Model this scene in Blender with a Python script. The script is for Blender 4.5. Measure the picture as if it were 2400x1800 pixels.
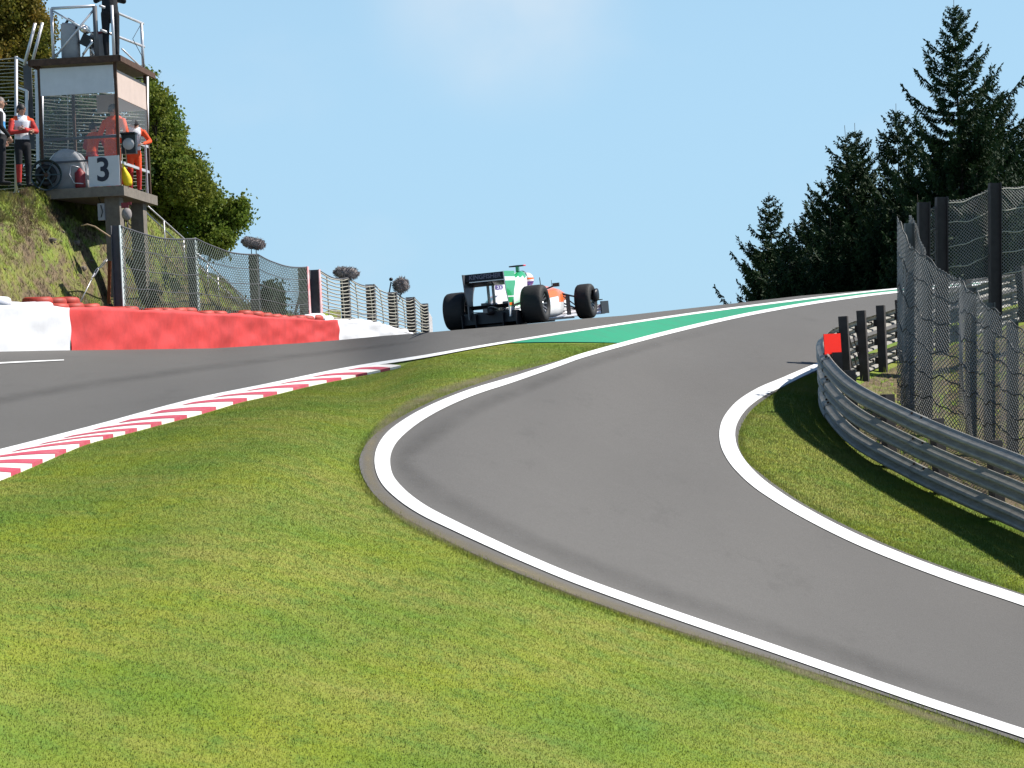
import bpy, bmesh, math, random
import numpy as np
from mathutils import Vector, Matrix
random.seed(7); RNG = np.random.default_rng(7)
R = math.radians
for o in list(bpy.data.objects): bpy.data.objects.remove(o, do_unlink=True)
SC = bpy.context.scene
COL = SC.collection

# ------------------------------------------------------------------ camera
F_PX = 5320.0                      # focal length in pixels of the 2400 x 1800 photograph
ROLL = R(2.5)                      # the camera was held slightly tilted
CR, SR = math.cos(ROLL), math.sin(ROLL)
cam_data = bpy.data.cameras.new("camera"); cam = bpy.data.objects.new("camera", cam_data); COL.objects.link(cam)
cam_data.sensor_width = 36; cam_data.lens = 36 * F_PX / 2400; cam_data.clip_start = 0.3; cam_data.clip_end = 6000
M = Matrix.Identity(4)
M.col[0][:3] = (CR, 0, -SR); M.col[1][:3] = (SR, 0, CR); M.col[2][:3] = (0, -1, 0)
cam.matrix_world = M
SC.camera = cam

# ------------------------------------------------------------------ sky, sun, exposure
SUN_EL, SUN_ROT = R(47), R(79)     # clockwise from the viewing direction: to the right and a little beyond
world = bpy.data.worlds.new("World"); SC.world = world; world.use_nodes = True
wn = world.node_tree.nodes; wl = world.node_tree.links; wn.clear()
wout = wn.new("ShaderNodeOutputWorld"); wbg = wn.new("ShaderNodeBackground")
sky = wn.new("ShaderNodeTexSky"); sky.sky_type = 'NISHITA'; sky.sun_disc = False
sky.sun_elevation = SUN_EL; sky.sun_rotation = SUN_ROT
sky.altitude = 450; sky.air_density = 1.0; sky.dust_density = 0.35; sky.ozone_density = 3.0
tint = wn.new("ShaderNodeMix"); tint.data_type = 'RGBA'; tint.blend_type = 'MULTIPLY'; tint.inputs[0].default_value = 1
tint.inputs[7].default_value = (0.70, 0.88, 1.0, 1)
wl.new(sky.outputs[0], tint.inputs[6])
# thin veil of cloud
geo = wn.new("ShaderNodeTexCoord")
cn = wn.new("ShaderNodeTexNoise"); cn.inputs["Scale"].default_value = 9; cn.inputs["Detail"].default_value = 5; cn.inputs["Roughness"].default_value = 0.5
cmap = wn.new("ShaderNodeMapping"); cmap.inputs["Scale"].default_value = (1, 1, 1.6); cmap.inputs["Location"].default_value = (0.31, 0.2, 0.57)
wl.new(geo.outputs["Generated"], cmap.inputs[0]); wl.new(cmap.outputs[0], cn.inputs["Vector"])
ramp = wn.new("ShaderNodeMapRange"); ramp.interpolation_type = 'SMOOTHSTEP'
ramp.inputs[1].default_value = 0.50; ramp.inputs[2].default_value = 0.80; ramp.inputs[3].default_value = 0; ramp.inputs[4].default_value = 0.14
wl.new(cn.outputs[0], ramp.inputs[0])
cl = wn.new("ShaderNodeMix"); cl.data_type = 'RGBA'; cl.inputs[7].default_value = (8.2, 8.5, 8.9, 1)
hz = wn.new("ShaderNodeMix"); hz.data_type = 'RGBA'; hz.inputs[7].default_value = (4.55, 7.2, 9.4, 1)
sepz = wn.new("ShaderNodeSeparateXYZ"); wl.new(geo.outputs["Generated"], sepz.inputs[0]); hzf = wn.new("ShaderNodeMapRange"); hzf.interpolation_type = 'SMOOTHSTEP'
hzf.inputs[1].default_value = 0.10; hzf.inputs[2].default_value = 0.60; hzf.inputs[3].default_value = 0.85; hzf.inputs[4].default_value = 0.0   # haze thins with height
wl.new(sepz.outputs[2], hzf.inputs[0]); wl.new(hzf.outputs[0], hz.inputs[0])
wl.new(tint.outputs[2], hz.inputs[6])
bd = wn.new("ShaderNodeVectorMath"); bd.operation = 'DISTANCE'; wl.new(geo.outputs["Generated"], bd.inputs[0]); bd.inputs[1].default_value = (0.004, 0.978, 0.178)
bm_ = wn.new("ShaderNodeMapRange"); bm_.interpolation_type = 'SMOOTHSTEP'; bm_.inputs[1].default_value = 0.075; bm_.inputs[2].default_value = 0.0; bm_.inputs[3].default_value = 0; bm_.inputs[4].default_value = 0.95
wl.new(bd.outputs["Value"], bm_.inputs[0])
cn2 = wn.new("ShaderNodeTexNoise"); cn2.inputs["Scale"].default_value = 22; cn2.inputs["Detail"].default_value = 4; wl.new(geo.outputs["Generated"], cn2.inputs["Vector"])
cm2 = wn.new("ShaderNodeMath"); cm2.operation = 'MULTIPLY'; wl.new(bm_.outputs[0], cm2.inputs[0]); wl.new(cn2.outputs[0], cm2.inputs[1])
ad = wn.new("ShaderNodeMath"); ad.operation = 'ADD'; ad.use_clamp = True; wl.new(cm2.outputs[0], ad.inputs[0]); wl.new(ramp.outputs[0], ad.inputs[1])
wl.new(ad.outputs[0], cl.inputs[0]); wl.new(hz.outputs[2], cl.inputs[6])
wl.new(cl.outputs[2], wbg.inputs[0]); wl.new(wbg.outputs[0], wout.inputs[0])
wbg.inputs[1].default_value = 0.068

sun_data = bpy.data.lights.new("sun", 'SUN'); sun = bpy.data.objects.new("sun", sun_data); COL.objects.link(sun)
sun_data.energy = 5.0; sun_data.angle = R(0.53); sun_data.color = (1.0, 0.955, 0.88)
sdir = Vector((math.sin(SUN_ROT) * math.cos(SUN_EL), math.cos(SUN_ROT) * math.cos(SUN_EL), math.sin(SUN_EL)))
sun.rotation_euler = sdir.to_track_quat('Z', 'Y').to_euler()

SC.view_settings.view_transform = 'Standard'; SC.view_settings.look = 'None'
SC.view_settings.exposure = 0.62; SC.view_settings.gamma = 1.0
SC.cycles.use_denoising = True
SC.cycles.max_bounces = 6; SC.cycles.transparent_max_bounces = 12

# ------------------------------------------------------------------ pixels to places
def P(u, v, D):
    u = np.asarray(u, float); v = np.asarray(v, float); D = np.asarray(D, float)
    xc = (u - 1200) / F_PX; yc = (900 - v) / F_PX
    return np.stack([(xc * CR + yc * SR) * D, D + 0 * xc, (-xc * SR + yc * CR) * D], -1)
def PV(u, v, D): return Vector(P(u, v, D).tolist())
# known ground points (pixel, distance in metres); the hill between them is a smooth sheet
C = np.array([(0,1800,12.2),(600,1800,13),(1200,1800,13.8),(1800,1800,15.2),(2400,1740,17),(2400,1800,16.3),
(0,1090,22),(0,1057,23.2),(0,824,42.9),(273,821,48),(500,817.5,53.3),(708,805,59.2),(793,798,62),
(475,971,27),(452,938,29.2),(741,901,31.2),(633,901,31.5),(950,855,33.4),(1000,835,34.4),
(968,783,40.2),(900,788,44.5),(850,792.5,51.5),(1020,779,38.9),(1072,774.5,38.7),(1262,758.5,39.0),(1378,747.3,41.3),
(1200,802,36.6),(1200,893,32.2),(900,1066,24.9),(842,1090,24),(1458,806,38),(1458,761,41.5),(1460,741,44.5),
(1652,732,49.3),(1742,741,48),(1720,712,55),(1878,703,56),(1878,716,54),(1878,694,61),(2109,677,66),(2109,685,64),(2109,675,68),
(1706,1037,29.8),(1932,854,38.5),(2400,1414,23.8),(1908,1219,26.4),(1200,1300,20),(1600,1452,19.4),
(2400,1252,27),(1950,1005,32),(2035,920,37),(2400,1050,33),(2360,1045,32.8),(2100,960,35.5),(2400,780,41),(2400,690,58),(2400,640,72),
(1500,950,31.8),(1400,1150,25),
(-700,1400,13),(-700,850,38),(3100,1500,22),(3100,1000,36),(3100,650,72)], float)
_cx = C[:, :2] / 1000.0
def _K(r2): return np.where(r2 > 0, 0.5 * r2 * np.log(np.maximum(r2, 1e-12)), 0)
_n = len(C); _A = np.zeros((_n + 3, _n + 3))
_A[:_n, :_n] = _K(((_cx[:, None] - _cx[None]) ** 2).sum(-1)) + 1.5e-2 * np.eye(_n)
_A[:_n, _n] = 1; _A[:_n, _n + 1:] = _cx; _A[_n, :_n] = 1; _A[_n + 1:, :_n] = _cx.T
_S = np.linalg.solve(_A, np.concatenate([1 / C[:, 2], np.zeros(3)]))
def Dp(u, v):
    q = np.stack(np.broadcast_arrays(np.asarray(u, float), np.asarray(v, float)), -1) / 1000.0
    sh = q.shape[:-1]; q = q.reshape(-1, 2)
    d = ((q[:, None] - _cx[None]) ** 2).sum(-1)
    w = _K(d) @ _S[:_n] + _S[_n] + q @ _S[_n + 1:]
    return (1 / np.maximum(w, 1 / 140.)).reshape(sh)
def G(u, v, lift=0.0):
    p = P(u, v, Dp(u, v)); p[..., 2] += lift; return p
def GV(u, v, lift=0.0): return Vector(G(u, v, lift).tolist())
TOPU = [-700, 0, 273, 500, 708, 793, 900, 968, 1020, 1072, 1262, 1378, 1460, 1720, 1878, 2109, 2400, 3100]
TOPV = [826, 824, 821, 817.5, 805, 798, 788, 783, 779, 774.5, 758.5, 747.3, 741, 712, 694, 675, 640, 600]
def vtop(u): return np.interp(u, TOPU, TOPV)
def beyond(u, D, lift=0.0):
    """ground past the brow of the hill, in the direction of column u at distance D"""
    t = G(u, vtop(u)); Dt = t[..., 1]; s = t[..., 2] / Dt
    D = np.asarray(D, float)
    sl = np.maximum(s - 0.012, -0.01)
    far = np.minimum(D - Dt, 120) 
    return np.stack([t[..., 0] / Dt * D, D, t[..., 2] + sl * far + lift], -1)
WA, WB = 20.77, 0.2586           # the barrier runs straight, parallel to the track
def wallD(u, perp=0.0): return (WA + 1.033 * perp) / (WB - (np.asarray(u, float) - 1200) / F_PX)
def wallU(D): return 1200 + F_PX * (WB - WA / np.asarray(D, float))

# ------------------------------------------------------------------ splines
def spline(pts, n):
    p = np.array(pts, float); d = np.sqrt((np.diff(p[:, :2], axis=0) ** 2).sum(1)) ** 0.5
    t = np.concatenate([[0], np.cumsum(d)]); m = len(p)
    # natural tangents, centripetal Catmull-Rom
    tt = np.linspace(0, t[-1], n); out = np.empty((n, p.shape[1]))
    tan = np.empty_like(p)
    for i in range(m):
        a, b = max(i - 1, 0), min(i + 1, m - 1)
        if 0 < i < m - 1:
            h0, h1 = t[i] - t[i - 1], t[i + 1] - t[i]
            tan[i] = ((p[i] - p[i - 1]) / h0 * h1 + (p[i + 1] - p[i]) / h1 * h0) / (h0 + h1)
        else: tan[i] = (p[b] - p[a]) / (t[b] - t[a])
    k = np.clip(np.searchsorted(t, tt, 'right') - 1, 0, m - 2)
    h = (t[k + 1] - t[k])[:, None]; s = ((tt - t[k]) / (t[k + 1] - t[k]))[:, None]
    return (2*s**3 - 3*s**2 + 1) * p[k] + (s**3 - 2*s**2 + s) * h * tan[k] + (-2*s**3 + 3*s**2) * p[k + 1] + (s**3 - s**2) * h * tan[k + 1]

# ------------------------------------------------------------------ mesh building
class MB:
    def __init__(self): self.v = []; self.f = []; self.m = []; self.s = []
    def add(self, verts, faces, mat=0, smooth=False):
        b = len(self.v); self.v += [tuple(map(float, x)) for x in verts]
        self.f += [tuple(b + i for i in f) for f in faces]
        self.m += [mat] * len(faces); self.s += [smooth] * len(faces); return self
    def box(self, c, s, mat=0, rot=None, taper=1.0):
        x, y, z = [k / 2 for k in s]; vs = []
        for dz in (-1, 1):
            t = taper if dz > 0 else 1.0
            for dx, dy in ((-1, -1), (1, -1), (1, 1), (-1, 1)): vs.append(Vector((dx * x * t, dy * y * t, dz * z)))
        if rot is not None: vs = [rot @ w for w in vs]
        c = Vector(c); vs = [w + c for w in vs]
        return self.add(vs, [(3, 2, 1, 0), (4, 5, 6, 7), (0, 1, 5, 4), (1, 2, 6, 5), (2, 3, 7, 6), (3, 0, 4, 7)], mat)
    def bar(self, a, b, w, h=None, mat=0, up=(0, 0, 1)):
        """rectangular bar from a to b"""
        a, b = Vector(a), Vector(b); d = (b - a); L = d.length; d.normalize(); up = Vector(up)
        if abs(d.dot(up)) > 0.95: up = Vector((0, 1, 0))
        s = d.cross(up).normalized(); n = s.cross(d); h = h or w
        vs = []
        for e in (a, b):
            for i, j in ((-1, -1), (1, -1), (1, 1), (-1, 1)): vs.append(e + s * (i * w / 2) + n * (j * h / 2))
        return self.add(vs, [(3, 2, 1, 0), (4, 5, 6, 7), (0, 1, 5, 4), (1, 2, 6, 5), (2, 3, 7, 6), (3, 0, 4, 7)], mat)
    def tube(self, pts, r, n=8, mat=0, cap=True, smooth=True, flat=None):
        pts = [Vector(p) for p in pts]; m = len(pts)
        rr = [r] * m if isinstance(r, (int, float)) else list(r)
        vs = []; ref = Vector((0, 0, 1)); prev = None
        for i, p in enumerate(pts):
            d = (pts[min(i + 1, m - 1)] - pts[max(i - 1, 0)]).normalized()
            if prev is None:
                if abs(d.dot(ref)) > 0.9: ref = Vector((1, 0, 0))
                s = d.cross(ref).normalized()
            else: s = (prev - d * prev.dot(d)).normalized()
            prev = s; t = d.cross(s)
            for k in range(n):
                a = 2 * math.pi * k / n
                ry = rr[i] * (flat if flat else 1)
                vs.append(p + s * (math.cos(a) * rr[i]) + t * (math.sin(a) * ry))
        fs = [(i * n + k, i * n + (k + 1) % n, (i + 1) * n + (k + 1) % n, (i + 1) * n + k) for i in range(m - 1) for k in range(n)]
        if cap: fs += [tuple(range(n - 1, -1, -1)), tuple((m - 1) * n + k for k in range(n))]
        return self.add(vs, fs, mat, smooth)
    def loft(self, rings, mat=0, cap=True, smooth=True, closed=True):
        n = len(rings[0]); m = len(rings); vs = [p for r in rings for p in r]
        kk = n if closed else n - 1
        fs = [(i * n + k, i * n + (k + 1) % n, (i + 1) * n + (k + 1) % n, (i + 1) * n + k) for i in range(m - 1) for k in range(kk)]
        if cap and closed: fs += [tuple(range(n - 1, -1, -1)), tuple((m - 1) * n + k for k in range(n))]
        return self.add(vs, fs, mat, smooth)
    def grid(self, p, mat=0, smooth=True):
        h, w = p.shape[:2]
        fs = [(i * w + j, i * w + j + 1, (i + 1) * w + j + 1, (i + 1) * w + j) for i in range(h - 1) for j in range(w - 1)]
        return self.add(p.reshape(-1, 3), fs, mat, smooth)
    def lathe(self, prof, n=24, axis='x', c=(0, 0, 0), mat=0, smooth=True, close=False):
        rings = []
        c = Vector(c)
        for k in range(n):
            a = 2 * math.pi * k / n; ring = []
            for (x, r) in prof:
                q = {'x': (x, r * math.cos(a), r * math.sin(a)), 'y': (r * math.cos(a), x, r * math.sin(a)), 'z': (r * math.cos(a), r * math.sin(a), x)}[axis]
                ring.append(c + Vector(q))
            rings.append(ring)
        m = len(prof); vs = [p for r in rings for p in r]
        fs = [(k * m + i, k * m + i + 1, ((k + 1) % n) * m + i + 1, ((k + 1) % n) * m + i) for k in range(n) for i in range(m - 1)]
        return self.add(vs, fs, mat, smooth)
    def ball(self, c, r, n=10, m=7, mat=0):
        r = (r, r, r) if isinstance(r, (int, float)) else r; rings = []
        for i in range(1, m):
            a = math.pi * i / m
            rings.append([Vector(c) + Vector((r[0] * math.sin(a) * math.cos(2 * math.pi * k / n), r[1] * math.sin(a) * math.sin(2 * math.pi * k / n), -r[2] * math.cos(a))) for k in range(n)])
        return self.loft(rings, mat)
    def mesh(self, name, mats):
        me = bpy.data.meshes.new(name); me.from_pydata(self.v, [], self.f)
        for mt in (mats if isinstance(mats, (list, tuple)) else [mats]): me.materials.append(mt)
        me.polygons.foreach_set("material_index", self.m); me.polygons.foreach_set("use_smooth", self.s)
        me.update(); return me
    def build(self, name, mats, parent=None):
        return link(name, self.mesh(name, mats), parent)
def link(name, data, parent=None):
    o = bpy.data.objects.new(name, data); COL.objects.link(o)
    if parent is not None: o.parent = parent
    return o
def numesh(name, V, Fq, mat, smooth=False):
    """big mesh straight from arrays (triangles or quads of equal size)"""
    V = np.asarray(V, np.float32).reshape(-1, 3); Fq = np.asarray(Fq, np.int32); k = Fq.shape[1]
    me = bpy.data.meshes.new(name); me.vertices.add(len(V)); me.vertices.foreach_set("co", V.ravel())
    me.loops.add(Fq.size); me.loops.foreach_set("vertex_index", Fq.ravel())
    me.polygons.add(len(Fq)); me.polygons.foreach_set("loop_start", np.arange(0, Fq.size, k, dtype=np.int32))
    me.polygons.foreach_set("loop_total", np.full(len(Fq), k, np.int32))
    if smooth: me.polygons.foreach_set("use_smooth", np.ones(len(Fq), bool))
    me.materials.append(mat); me.update(calc_edges=True); me.validate(); return me
def tag(o, label=None, cat=None, group=None, kind=None):
    if label: o["label"] = label
    if cat: o["category"] = cat
    if group: o["group"] = group
    if kind: o["kind"] = kind
    return o
def thing(name, label, cat, loc=(0, 0, 0), rotz=0, group=None):
    o = bpy.data.objects.new(name, None); COL.objects.link(o); o.empty_display_size = 0.2
    o.location = loc; o.rotation_euler = (0, 0, rotz); return tag(o, label, cat, group)
def textmesh(name, body, size, mat, depth=0.003, bold=0.0, sx=1.0):
    cu = bpy.data.curves.new(name, 'FONT'); cu.body = body; cu.size = size; cu.align_x = 'CENTER'; cu.align_y = 'CENTER'
    cu.extrude = depth; cu.offset = bold; cu.resolution_u = 4
    t = bpy.data.objects.new(name, cu); COL.objects.link(t)
    me = bpy.data.meshes.new_from_object(t.evaluated_get(bpy.context.evaluated_depsgraph_get()))
    bpy.data.objects.remove(t, do_unlink=True); bpy.data.curves.remove(cu)
    for w in me.vertices: w.co.x *= sx
    me.materials.clear(); me.materials.append(mat); me.name = name; return me

# ------------------------------------------------------------------ materials
def mat(name, col, rough=0.6, metal=0.0, var=0.0, vscale=6.0, col2=None, bump=0.0, bscale=40.0, spec=0.4, trans=0.0, coord='Object', coat=0.0):
    m = bpy.data.materials.new(name); m.use_nodes = True; nt = m.node_tree; n = nt.nodes; l = nt.links
    b = n["Principled BSDF"]; b.inputs["Roughness"].default_value = rough; b.inputs["Metallic"].default_value = metal
    b.inputs["Specular IOR Level"].default_value = spec; b.inputs["Base Color"].default_value = (*col, 1)
    b.inputs["Coat Weight"].default_value = coat
    if trans: b.inputs["Transmission Weight"].default_value = trans
    if var or col2 or bump:
        tc = n.new("ShaderNodeTexCoord"); geo = n.new("ShaderNodeNewGeometry")
        src = geo.outputs["Position"] if coord == 'World' else tc.outputs[coord]
    if var or col2:
        t = n.new("ShaderNodeTexNoise"); t.inputs["Scale"].default_value = vscale; t.inputs["Detail"].default_value = 6; t.inputs["Roughness"].default_value = 0.65
        l.new(src, t.inputs["Vector"])
        mr = n.new("ShaderNodeMapRange"); mr.inputs[1].default_value = 0.32; mr.inputs[2].default_value = 0.68; l.new(t.outputs[0], mr.inputs[0])
        mx = n.new("ShaderNodeMix"); mx.data_type = 'RGBA'
        c2 = col2 or tuple(c * (1 - var) for c in col)
        mx.inputs[6].default_value = (*col, 1); mx.inputs[7].default_value = (*c2, 1)
        l.new(mr.outputs[0], mx.inputs[0]); l.new(mx.outputs[2], b.inputs["Base Color"])
    if bump:
        t2 = n.new("ShaderNodeTexNoise"); t2.inputs["Scale"].default_value = bscale; t2.inputs["Detail"].default_value = 5
        l.new(src, t2.inputs["Vector"]); bp = n.new("ShaderNodeBump"); bp.inputs["Strength"].default_value = bump; bp.inputs["Distance"].default_value = 0.02
        l.new(t2.outputs[0], bp.inputs["Height"]); l.new(bp.outputs[0], b.inputs["Normal"])
    return m
def nodes_of(m): return m.node_tree.nodes, m.node_tree.links, m.node_tree.nodes["Principled BSDF"]
def noise(n, l, src, scale, detail=4, rough=0.6, lo=0.3, hi=0.7, stretch=None, smooth=False):
    if stretch:
        mp = n.new("ShaderNodeMapping"); mp.inputs["Scale"].default_value = stretch; l.new(src, mp.inputs[0]); src = mp.outputs[0]
    t = n.new("ShaderNodeTexNoise"); t.inputs["Scale"].default_value = scale; t.inputs["Detail"].default_value = detail; t.inputs["Roughness"].default_value = rough
    l.new(src, t.inputs["Vector"]); mr = n.new("ShaderNodeMapRange"); mr.inputs[1].default_value = lo; mr.inputs[2].default_value = hi
    if smooth: mr.interpolation_type = 'SMOOTHSTEP'
    l.new(t.outputs[0], mr.inputs[0]); return mr.outputs[0]
def mixc(n, l, fac, a, b, mode='MIX'):
    mx = n.new("ShaderNodeMix"); mx.data_type = 'RGBA'; mx.blend_type = mode
    if isinstance(fac, float): mx.inputs[0].default_value = fac
    else: l.new(fac, mx.inputs[0])
    for i, c in ((6, a), (7, b)):
        if isinstance(c, tuple): mx.inputs[i].default_value = (*c, 1)
        else: l.new(c, mx.inputs[i])
    return mx.outputs[2]

def grass_material(name, dirt=0.0, blades=False):
    m = bpy.data.materials.new(name); m.use_nodes = True; n, l, b = nodes_of(m)
    pos = n.new("ShaderNodeNewGeometry").outputs["Position"]
    f1 = noise(n, l, pos, 0.75, 6, 0.62, 0.40, 0.64, stretch=(0.7, 1.0, 0.6))        # big patches
    f2 = noise(n, l, pos, 1.5, 6, 0.7, 0.32, 0.70, stretch=(0.5, 2.2, 1))           # mown bands
    f3 = noise(n, l, pos, 4.0, 7, 0.75, 0.46, 0.72)                                  # clumps
    f4 = noise(n, l, pos, 55.0, 3, 0.7, 0.30, 0.72)                                 # single tufts
    green, lush, dry = (0.098, 0.168, 0.012), (0.080, 0.165, 0.020), (0.265, 0.235, 0.058)
    wv = n.new("ShaderNodeTexWave"); wv.wave_type = 'BANDS'; wv.bands_direction = 'X'; wv.inputs["Scale"].default_value = 0.16; wv.inputs["Distortion"].default_value = 2.2; wv.inputs["Detail"].default_value = 3; wv.inputs["Detail Scale"].default_value = 0.6
    mp = n.new("ShaderNodeMapping"); mp.inputs["Rotation"].default_value = (0, 0, R(24)); l.new(pos, mp.inputs[0]); l.new(mp.outputs[0], wv.inputs["Vector"])
    c = mixc(n, l, wv.outputs["Fac"], green, (0.215, 0.238, 0.014))                 # mower stripes
    k1 = n.new("ShaderNodeMath"); k1.operation = 'MULTIPLY'; k1.inputs[1].default_value = 0.85; l.new(f1, k1.inputs[0])
    c = mixc(n, l, k1.outputs[0], c, dry)
    k2 = n.new("ShaderNodeMath"); k2.operation = 'MULTIPLY'; k2.inputs[1].default_value = 0.6; l.new(f2, k2.inputs[0])
    c = mixc(n, l, k2.outputs[0], c, (0.150, 0.225, 0.008))
    k3 = n.new("ShaderNodeMath"); k3.operation = 'MULTIPLY'; k3.inputs[1].default_value = 0.95; l.new(f3, k3.inputs[0])
    c2 = mixc(n, l, k3.outputs[0], c, lush)
    half = n.new("ShaderNodeMath"); half.operation = 'MULTIPLY'; half.inputs[1].default_value = 0.42; l.new(f4, half.inputs[0])
    c3 = mixc(n, l, half.outputs[0], c2, (0.085, 0.130, 0.010) if not blades else (0.23, 0.28, 0.06))
    br = n.new("ShaderNodeVectorMath"); br.operation = 'SCALE'; br.inputs["Scale"].default_value = 1.10; l.new(c3, br.inputs[0]); c3 = br.outputs[0]
    if dirt:
        fd = noise(n, l, pos, 1.6, 8, 0.75, 0.5 - dirt * 0.22, 0.62 - dirt * 0.10)
        fe = noise(n, l, pos, 8.0, 6, 0.7, 0.35, 0.65)
        dc = mixc(n, l, fe, (0.050, 0.034, 0.020), (0.200, 0.145, 0.080))
        c3 = mixc(n, l, fd, c3, dc)
    l.new(c3, b.inputs["Base Color"]); b.inputs["Roughness"].default_value = 0.75; b.inputs["Specular IOR Level"].default_value = 0.25
    if blades:
        up = n.new("ShaderNodeCombineXYZ"); up.inputs[2].default_value = 1.0
        g2 = n.new("ShaderNodeNewGeometry"); mxn = n.new("ShaderNodeVectorMath"); mxn.operation = 'ADD'
        sc = n.new("ShaderNodeVectorMath"); sc.operation = 'SCALE'; sc.inputs["Scale"].default_value = 0.22; l.new(g2.outputs["Normal"], sc.inputs[0])
        l.new(sc.outputs[0], mxn.inputs[0]); l.new(up.outputs[0], mxn.inputs[1])
        nv = n.new("ShaderNodeVectorMath"); nv.operation = 'NORMALIZE'; l.new(mxn.outputs[0], nv.inputs[0]); l.new(nv.outputs[0], b.inputs["Normal"])
        tr = n.new("ShaderNodeBsdfTranslucent"); l.new(c3, tr.inputs[0]); ms = n.new("ShaderNodeMixShader"); ms.inputs[0].default_value = 0.4
        out = n["Material Output"]; l.new(b.outputs[0], ms.inputs[1]); l.new(tr.outputs[0], ms.inputs[2]); l.new(ms.outputs[0], out.inputs[0])
    else:
        bp = n.new("ShaderNodeBump"); bp.inputs["Strength"].default_value = 0.6; bp.inputs["Distance"].default_value = 0.03
        t = n.new("ShaderNodeTexNoise"); t.inputs["Scale"].default_value = 30; t.inputs["Detail"].default_value = 6; l.new(pos, t.inputs["Vector"])
        l.new(t.outputs[0], bp.inputs["Height"]); l.new(bp.outputs[0], b.inputs["Normal"])
    return m
def asphalt_material(name, base):
    m = bpy.data.materials.new(name); m.use_nodes = True; n, l, b = nodes_of(m)
    pos = n.new("ShaderNodeNewGeometry").outputs["Position"]
    f1 = noise(n, l, pos, 0.35, 4, 0.6, 0.3, 0.7, stretch=(1.0, 0.35, 1))
    f2 = noise(n, l, pos, 5.0, 6, 0.75, 0.3, 0.7)
    f3 = noise(n, l, pos, 60.0, 3, 0.75, 0.30, 0.72)
    f4 = noise(n, l, pos, 0.9, 7, 0.8, 0.57, 0.66, stretch=(1.0, 0.3, 1))
    a = tuple(base); d = tuple(x * 0.84 for x in base)
    c = mixc(n, l, f1, a, d)
    k = n.new("ShaderNodeMath"); k.operation = 'MULTIPLY'; k.inputs[1].default_value = 0.5; l.new(f2, k.inputs[0])
    c = mixc(n, l, k.outputs[0], c, tuple(x * 0.80 for x in base))
    k2 = n.new("ShaderNodeMath"); k2.operation = 'MULTIPLY'; k2.inputs[1].default_value = 0.85; l.new(f3, k2.inputs[0])
    c = mixc(n, l, k2.outputs[0], c, tuple(x * 0.6 for x in base))
    k3 = n.new("ShaderNodeMath"); k3.operation = 'MULTIPLY'; k3.inputs[1].default_value = 0.22; l.new(f4, k3.inputs[0])
    c = mixc(n, l, k3.outputs[0], c, tuple(x * 0.45 for x in base))
    l.new(c, b.inputs["Base Color"]); b.inputs["Roughness"].default_value = 0.92; b.inputs["Specular IOR Level"].default_value = 0.12
    bp = n.new("ShaderNodeBump"); bp.inputs["Strength"].default_value = 0.35; bp.inputs["Distance"].default_value = 0.006
    l.new(f3, bp.inputs["Height"]); l.new(bp.outputs[0], b.inputs["Normal"])
    return m
def paint_material(name, col, worn, amount=0.35, spec=0.15):
    m = bpy.data.materials.new(name); m.use_nodes = True; n, l, b = nodes_of(m)
    pos = n.new("ShaderNodeNewGeometry").outputs["Position"]
    f1 = noise(n, l, pos, 2.2, 8, 0.85, 0.46, 0.70); f2 = noise(n, l, pos, 60.0, 3, 0.7, 0.35, 0.7)
    k = n.new("ShaderNodeMath"); k.operation = 'MULTIPLY'; l.new(f1, k.inputs[0]); l.new(f2, k.inputs[1])
    k2 = n.new("ShaderNodeMath"); k2.operation = 'MULTIPLY'; k2.inputs[1].default_value = amount; l.new(k.outputs[0], k2.inputs[0])
    l.new(mixc(n, l, k2.outputs[0], tuple(col), tuple(worn)), b.inputs["Base Color"])
    b.inputs["Roughness"].default_value = 0.8; b.inputs["Specular IOR Level"].default_value = spec
    return m
MT = {}
def stain_material(name, col, strength, stretch):
    m = bpy.data.materials.new(name); m.use_nodes = True; n, l, b = nodes_of(m)
    b.inputs["Base Color"].default_value = (*col, 1); b.inputs["Roughness"].default_value = 0.85; b.inputs["Specular IOR Level"].default_value = 0.15
    at_ = n.new("ShaderNodeAttribute"); at_.attribute_name = "fade"; pos = n.new("ShaderNodeNewGeometry").outputs["Position"]
    f = noise(n, l, pos, 1.3, 7, 0.75, 0.25, 0.75, stretch=stretch)
    k = n.new("ShaderNodeMath"); k.operation = 'MULTIPLY'; l.new(at_.outputs["Fac"], k.inputs[0]); l.new(f, k.inputs[1])
    k2 = n.new("ShaderNodeMath"); k2.operation = 'MULTIPLY'; k2.inputs[1].default_value = strength; l.new(k.outputs[0], k2.inputs[0])
    tr = n.new("ShaderNodeBsdfTransparent"); ms = n.new("ShaderNodeMixShader"); l.new(k2.outputs[0], ms.inputs[0]); l.new(tr.outputs[0], ms.inputs[1]); l.new(b.outputs[0], ms.inputs[2]); l.new(ms.outputs[0], n["Material Output"].inputs[0])
    return m
def pane_material(name):
    m = bpy.data.materials.new(name); m.use_nodes = True; n, l, b = nodes_of(m)
    b.inputs["Base Color"].default_value = (0.75, 0.78, 0.82, 1); b.inputs["Roughness"].default_value = 0.12
    tr = n.new("ShaderNodeBsdfTransparent"); ms = n.new("ShaderNodeMixShader"); ms.inputs[0].default_value = 0.07; l.new(tr.outputs[0], ms.inputs[1]); l.new(b.outputs[0], ms.inputs[2]); l.new(ms.outputs[0], n["Material Output"].inputs[0])
    return m
MT['grass'] = grass_material('grass_ground'); MT['blade'] = grass_material('grass_blades', blades=True)
MT['bankblade'] = grass_material('bank_grass_blades', dirt=0.55, blades=True)
MT['bank'] = grass_material('bank_soil', dirt=0.75)
MT['bankgreen'] = grass_material('bank_turf', dirt=0.35)
MT['scrub'] = grass_material('scrub_soil', dirt=0.95)
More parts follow.
